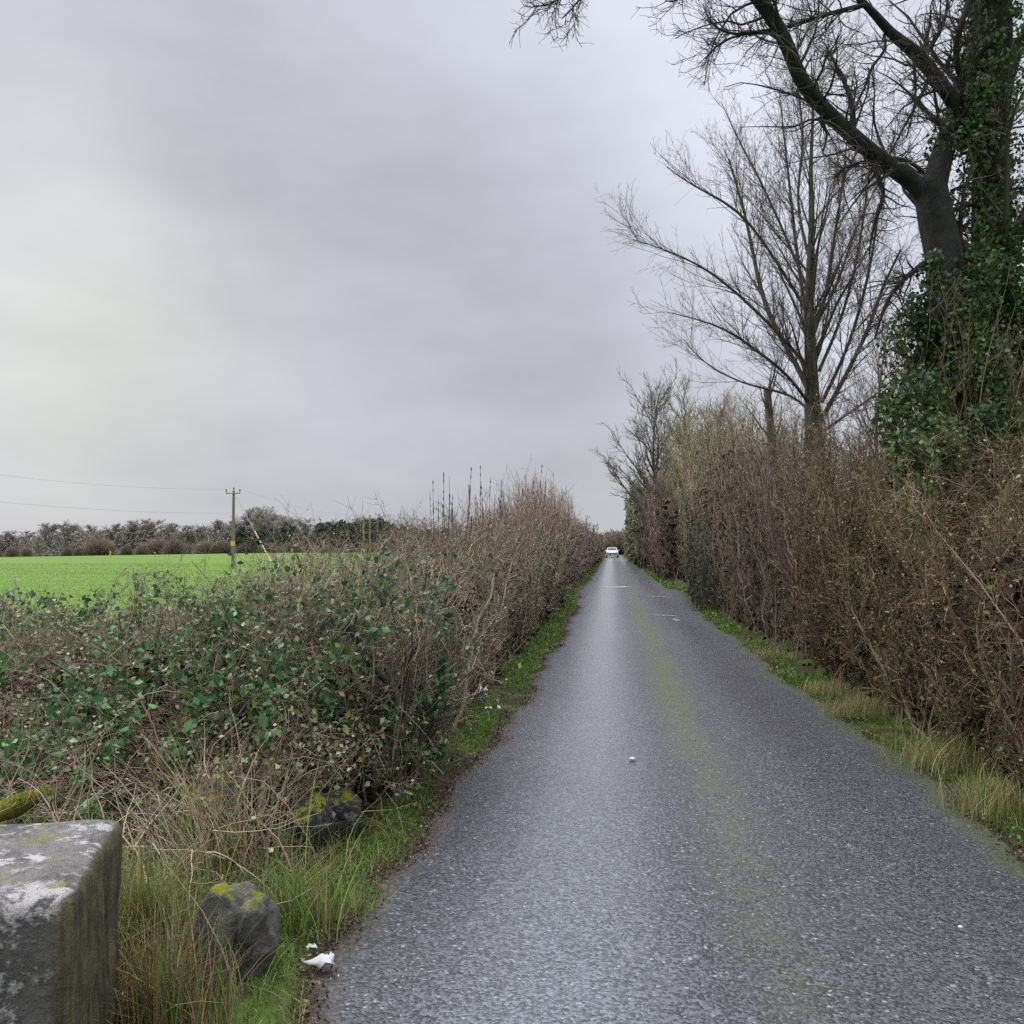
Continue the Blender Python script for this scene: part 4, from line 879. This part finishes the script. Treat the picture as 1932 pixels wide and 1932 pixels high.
# big squared block at the lower left
HB = .72
fr = on(138, 1690, HB); bk = on(236, 1540, HB)
d_ = Vector((bk.x - fr.x, bk.y - fr.y, 0)); ln = d_.length; yaw = math.atan2(-d_.x, d_.y)
ctr = (fr + bk) / 2; left = Vector((-math.cos(yaw), -math.sin(yaw), 0)); hw = .60
loc = ctr + left * hw; loc.z = HB / 2 - .08
M['block'] = stone_mat('weathered_limestone', (.23, .22, .20), 1.0, .28, .95)
rock('stone_block', loc, (hw + .0, ln / 2 + .01, HB / 2 + .08), M['block'], 'big squared grey stone block with white lichen in the near left corner', 'stone block', 3, box=24, rz=yaw, amp=.03, sub_=7)
M['stone'] = stone_mat('grey_field_stone', (.19, .185, .16), .3, .75)
M['stone2'] = stone_mat('dark_mossy_stone', (.075, .075, .065), .2, .75)
p = on(425, 1865, .03)
rock('boulder', (p.x, p.y + .07, .14), (.14, .15, .23), M['stone'], 'upright wedge shaped grey stone with moss on top beside the block', 'stone', 5, cuts=((-.45, -1, .25, .62), (.7, -.9, -.1, .66), (-.2, -.5, -1, .62)), tilt=(.12, .14), rz=.15, amp=.2, box=2.6, groove=True)
p = on(558, 1615, .05); rock('boulder', (p.x, p.y + .1, .17), (.15, .16, .15), M['stone2'], 'dark rounded stone in the grass at the foot of the hedge', 'stone', 8, amp=.18, box=3)
p = on(612, 1600, .05); rock('boulder', (p.x, p.y + .22, .14), (.12, .13, .13), M['stone2'], 'small dark stone right behind the dark rounded stone', 'stone', 9, amp=.18, box=3)
p = on(375, 1640, .1); rock('boulder', (p.x - .02, p.y + .25, .26), (.17, .2, .20), M['stone2'], 'mossy rounded stone behind the upright grey stone', 'stone', 11, amp=.2)
p = at(310, 1520, 4.3); rock('boulder', (p.x, 4.3, p.z - .06), (.07, .1, .09), M['stone'], 'small pale stone half hidden under the brambles', 'stone', 12, amp=.2)
p = at(480, 1500, 4.7); rock('boulder', (p.x, 4.7, p.z - .16), (.28, .2, .2), M['stone'], 'pale grey stone veiled by straw grass below the brambles', 'stone', 15, amp=.2)
# mossy rail / slab leaning behind the block
p1 = at(-60, 1545, 3.35); p2 = at(88, 1492, 3.9)
M['moss'] = stone_mat('bright_moss', (.2, .22, .03), .0, .95)
a = cyl([p1 - Vector((0, 0, .03)), p1.lerp(p2, .3) - Vector((0, 0, .01)), p1.lerp(p2, .55) - Vector((0, 0, .035)), p1.lerp(p2, .8) - Vector((0, 0, .01)), p2], [.04, .048, .034, .036, .014], 12); ob = a.build('mossy_log', M['moss'], smooth=True); tag(ob, 'bright yellow green mossy log behind the stone block', 'log')
a = Acc(); n = 3500; q = sample_on(np.array([[tuple(p1), tuple(p2)]]), n); d = rnd(n); d[:, 2] = np.abs(d[:, 2]); a.blades(q + d * .035 - np.array([0, 0, .02]), .018, .006, pal([(.26, .30, .03), (.17, .21, .03)], (2, 1), n, .2), .8, 1); ob2 = a.build('moss', M['grass']); ob2.parent = ob

# straw coloured tall grass clumps, arching
def straw(name, px_, py_, z, n, h, label, spread=.14, bias=(0, 0), cols=((.50, .42, .27), (.38, .30, .18), (.20, .24, .07)), w_=.0055, cw=(4, 3, 1.5)):
    p = on(px_, py_, z); a = Acc(); q = np.stack([p.x + rng.normal(0, spread, n), p.y + rng.normal(0, spread * .8, n), np.full(n, z - .02)], 1)
    a.blades(q, h * np.exp(rng.normal(0, .28, n)), w_, pal(cols, cw, n, .22), .38, 5, bias); return tag(a.build(name, M['grass']), label, 'grass tuft', 'tall dry grass tufts')
straw('dry_grass_tuft', 400, 1640, .14, 170, .46, 'tall straw coloured grass tuft arching below the brambles', .12, (-.25, 0))
straw('dry_grass_tuft', 470, 1600, .14, 110, .42, 'straw grass tuft between the mossy stone and the dark stone', .15, (.1, 0))
straw('dry_grass_tuft', 275, 1790, .12, 450, .36, 'tangled green and straw grass tuft between the block and the upright stone', .09, (.02, -.15), ((.36, .28, .14), (.12, .2, .04), (.2, .26, .06)), cw=(3, 3, 2))
straw('dry_grass_tuft', 300, 1925, .10, 600, .26, 'matted brown and green grass tuft at the foot of the block', .11, (.0, 0), ((.30, .22, .12), (.12, .2, .04), (.18, .11, .06)), cw=(3, 2, 2))
straw('dry_grass_tuft', 560, 1720, .08, 420, .20, 'green and straw grass tuft right of the upright stone', .12, (0, 0), ((.34, .28, .14), (.12, .2, .04), (.2, .26, .06)), cw=(2, 3, 2))
GT = ((.30, .29, .11), (.44, .36, .20), (.15, .23, .05))
for px_, py_, n, h, lb, sp_ in ((1625, 1345, 540, 0.18, 'yellow green dry grass tuft at the right lane edge', .16), (1790, 1440, 600, 0.22, 'largest straw grass tuft in the right verge', .20), (1880, 1520, 540, 0.18, 'straw and green grass tuft nearest the right picture edge', .16),
                              (1450, 1240, 300, 0.15, 'small orange tinted grass tuft on the right verge', .14), (1560, 1305, 270, 0.14, 'low grass tuft just before the yellow green one', .14)):
    straw('dry_grass_tuft', px_, py_, .05, n, h, lb, sp_, (0, 0), GT, .005, (3, 3, 2.4))
# twigs and dead stems lying at the foot of the thicket
a = Acc(); n = 1100; st = np.stack([rng.uniform(-3.3, -1.6, n), rng.uniform(3.3, 4.9, n), rng.uniform(.08, .42, n)], 1)
Q, Rd = grow(np.stack([st, st + rnd(n) * .1], 1), np.full((n, 2), .01), n, (.2, .5), (0, 60), .0, 0, 1, 6, -.03, .2, .4, .0022, 0)
a.tubes(Q, Rd, pal([(.32, .2, .16), (.36, .30, .22), (.16, .1, .08)], (2, 3, 2), n)); tag(a.build('dead_twigs', M['twig']), 'loose dead stems and twigs tangled above the stones', None, None, 'stuff')
# leaf debris along the left road edge
a = Acc(); n = 9000; y = 2 * (25 / 2) ** rng.uniform(0, 1, n); x = edge_l(y) + rng.normal(-.01, .045, n)
a.leaves(np.stack([x, y, np.full(n, .015) + rng.uniform(0, .012, n)], 1), rng.uniform(.008, .022, n), pal([(.12, .09, .07), (.07, .052, .04), (.22, .18, .14)], (3, 3, 1.5), n, .3), asp=.6)
tag(a.build('leaf_litter', M['litter']), 'brown leaf crumbs lying along the left road edge', None, None, 'stuff')
a = Acc(); n = 5000; y = 3.5 * (25 / 3.5) ** rng.uniform(0, 1, n); x = edge_r(y) + rng.normal(.03, .05, n)
a.leaves(np.stack([x, y, np.full(n, .015) + rng.uniform(0, .015, n)], 1), rng.uniform(.008, .024, n), pal([(.13, .085, .06), (.08, .06, .04), (.10, .13, .04), (.28, .24, .2)], (3, 3, 2, 1), n, .3), asp=.6)
tag(a.build('leaf_litter', M['litter']), 'brown leaf crumbs lying along the right road edge', None, None, 'stuff')
# broadleaf weeds in the verges
a = Acc()
n = 5200; y = 2.4 * (45 / 2.4) ** rng.uniform(0, 1, n); sd_ = rng.uniform(0, 1, n) < .5
x = np.where(sd_, edge_l(y) - .08 - rng.uniform(0, .4, n), edge_r(y) + .04 + rng.uniform(0, .4, n)); q = np.stack([x, y, .03 + rng.uniform(0, .05, n)], 1)
q = q[vnoise(q, .28, 88) > .1]
a.leaves(q, rng.uniform(.012, .032, len(q)) * np.clip(q[:, 1] / 8, 1, 4), pal([(.09, .18, .035), (.13, .23, .05), (.06, .13, .04), (.2, .24, .12)], (2, 2, 1, .6), len(q), .25), asp=.8, droop=-.2)
tag(a.build('verge_weeds', M['leaf']), 'small broad leaved green weeds growing in the verges', None, None, 'stuff')

# litter and small things
def scrap(name, px_, py_, z, s, label, cat='litter', seed=1, matn='paper', k=5):
    p = on(px_, py_, z) if not isinstance(z, tuple) else at(px_, py_, z[0]); r = np.random.default_rng(seed); g = 7; a = Acc()
    xs, ys = np.meshgrid(np.linspace(-.5, .5, g), np.linspace(-.5, .5, g)); rr = np.abs(xs) + np.abs(ys)
    zz = .25 * np.sin(xs * k + seed) * np.cos(ys * k * .8) + .12 * r.normal(size=xs.shape)
    V = np.stack([xs * s[0] * (1 + .12 * r.normal(size=xs.shape)) * (1.1 - ys * .9), ys * s[1] * (1 + .08 * r.normal(size=xs.shape)), (zz + .35) * s[2]], -1).reshape(-1, 3) + np.array(p)
    i = (np.arange(g - 1)[:, None] * g + np.arange(g - 1)[None]).ravel(); a.add(V, q=np.stack([i, i + 1, i + g + 1, i + g], 1))
    o = a.build(name, M[matn]); md = o.modifiers.new('thick', 'SOLIDIFY'); md.thickness = .002; return tag(o, label, cat)
scrap('paper_scrap', 610, 1818, .03, (.075, .085, .05), 'crumpled white paper scrap at the left road edge', seed=2)
scrap('paper_scrap', 590, 1789, .04, (.03, .02, .025), 'tiny white scrap just behind the crumpled paper', seed=3)
scrap('plastic_wrapper', 912, 1310, (7.5,), (.05, .05, .12), 'torn white wrapper caught at the foot of the left hedge', seed=4)
scrap('plastic_wrapper', 922, 1340, (7.4,), (.04, .05, .06), 'small white wrapper lying below the torn one', seed=5)
M['peb'] = flat_mat('pale_pebble', (.6, .6, .58), .7, .3)
p = on(1193, 1434, .022); rock('pebble', (p.x, p.y, .03), (.025, .02, .014), M['peb'], 'pale pebble lying in the middle of the lane', 'stone', 21, sub_=3)
p = on(1812, 1752, .022); rock('pebble', (p.x, p.y, .028), (.010, .009, .007), M['peb'], 'tiny white pebble near the right edge of the lane', 'stone', 22, sub_=3)
M['seed'] = flat_mat('pale_seed_head', (.50, .33, .20), .8, .2)
p = at(237, 1880, 2.9); o = thing('seed_head', (p.x, p.y, .08), 'pale round dried seed head beside the foot of the block', 'plant')
cyl([(p.x + .01, p.y, .06), (p.x + .004, p.y, p.z - .02), (p.x, p.y, p.z)], [.003, .0025, .003], 6).build('stem', M['seed'], o)
cyl([(p.x, p.y, p.z - .018), (p.x, p.y, p.z - .012), (p.x, p.y, p.z), (p.x, p.y, p.z + .014), (p.x, p.y, p.z + .02)], [.006, .016, .020, .014, .003], 12).build('head', M['seed'], o, smooth=True)

# puddles in the potholes, bright reflection painted as a pale base colour
m, t, b = new_mat('puddle_painted_sheen', .06, .5); b.inputs['Base Color'].default_value = (.45, .45, .44, 1); b.inputs['Roughness'].default_value = .15; M['water'] = m
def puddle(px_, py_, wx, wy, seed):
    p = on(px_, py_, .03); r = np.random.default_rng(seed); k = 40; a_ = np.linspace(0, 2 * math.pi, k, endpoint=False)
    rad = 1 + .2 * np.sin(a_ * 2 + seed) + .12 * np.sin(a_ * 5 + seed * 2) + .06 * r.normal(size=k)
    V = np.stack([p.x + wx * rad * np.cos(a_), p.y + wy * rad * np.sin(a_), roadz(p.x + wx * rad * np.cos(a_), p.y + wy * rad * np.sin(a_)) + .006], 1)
    a = Acc(); a.add(np.vstack([V, [[p.x, p.y, float(roadz(p.x, p.y)) + .004]]]), t=[[i, (i + 1) % k, k] for i in range(k)]); o = a.build('puddle_painted_sheen', M['water']); tag(o, 'shallow puddle with painted pale reflection in a pothole of the lane', None, None, 'structure')
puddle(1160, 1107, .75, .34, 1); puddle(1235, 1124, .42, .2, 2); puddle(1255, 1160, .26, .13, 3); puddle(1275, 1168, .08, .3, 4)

for o in [o for o in bpy.data.objects if o.get('label') == '-']: bpy.data.objects.remove(o)
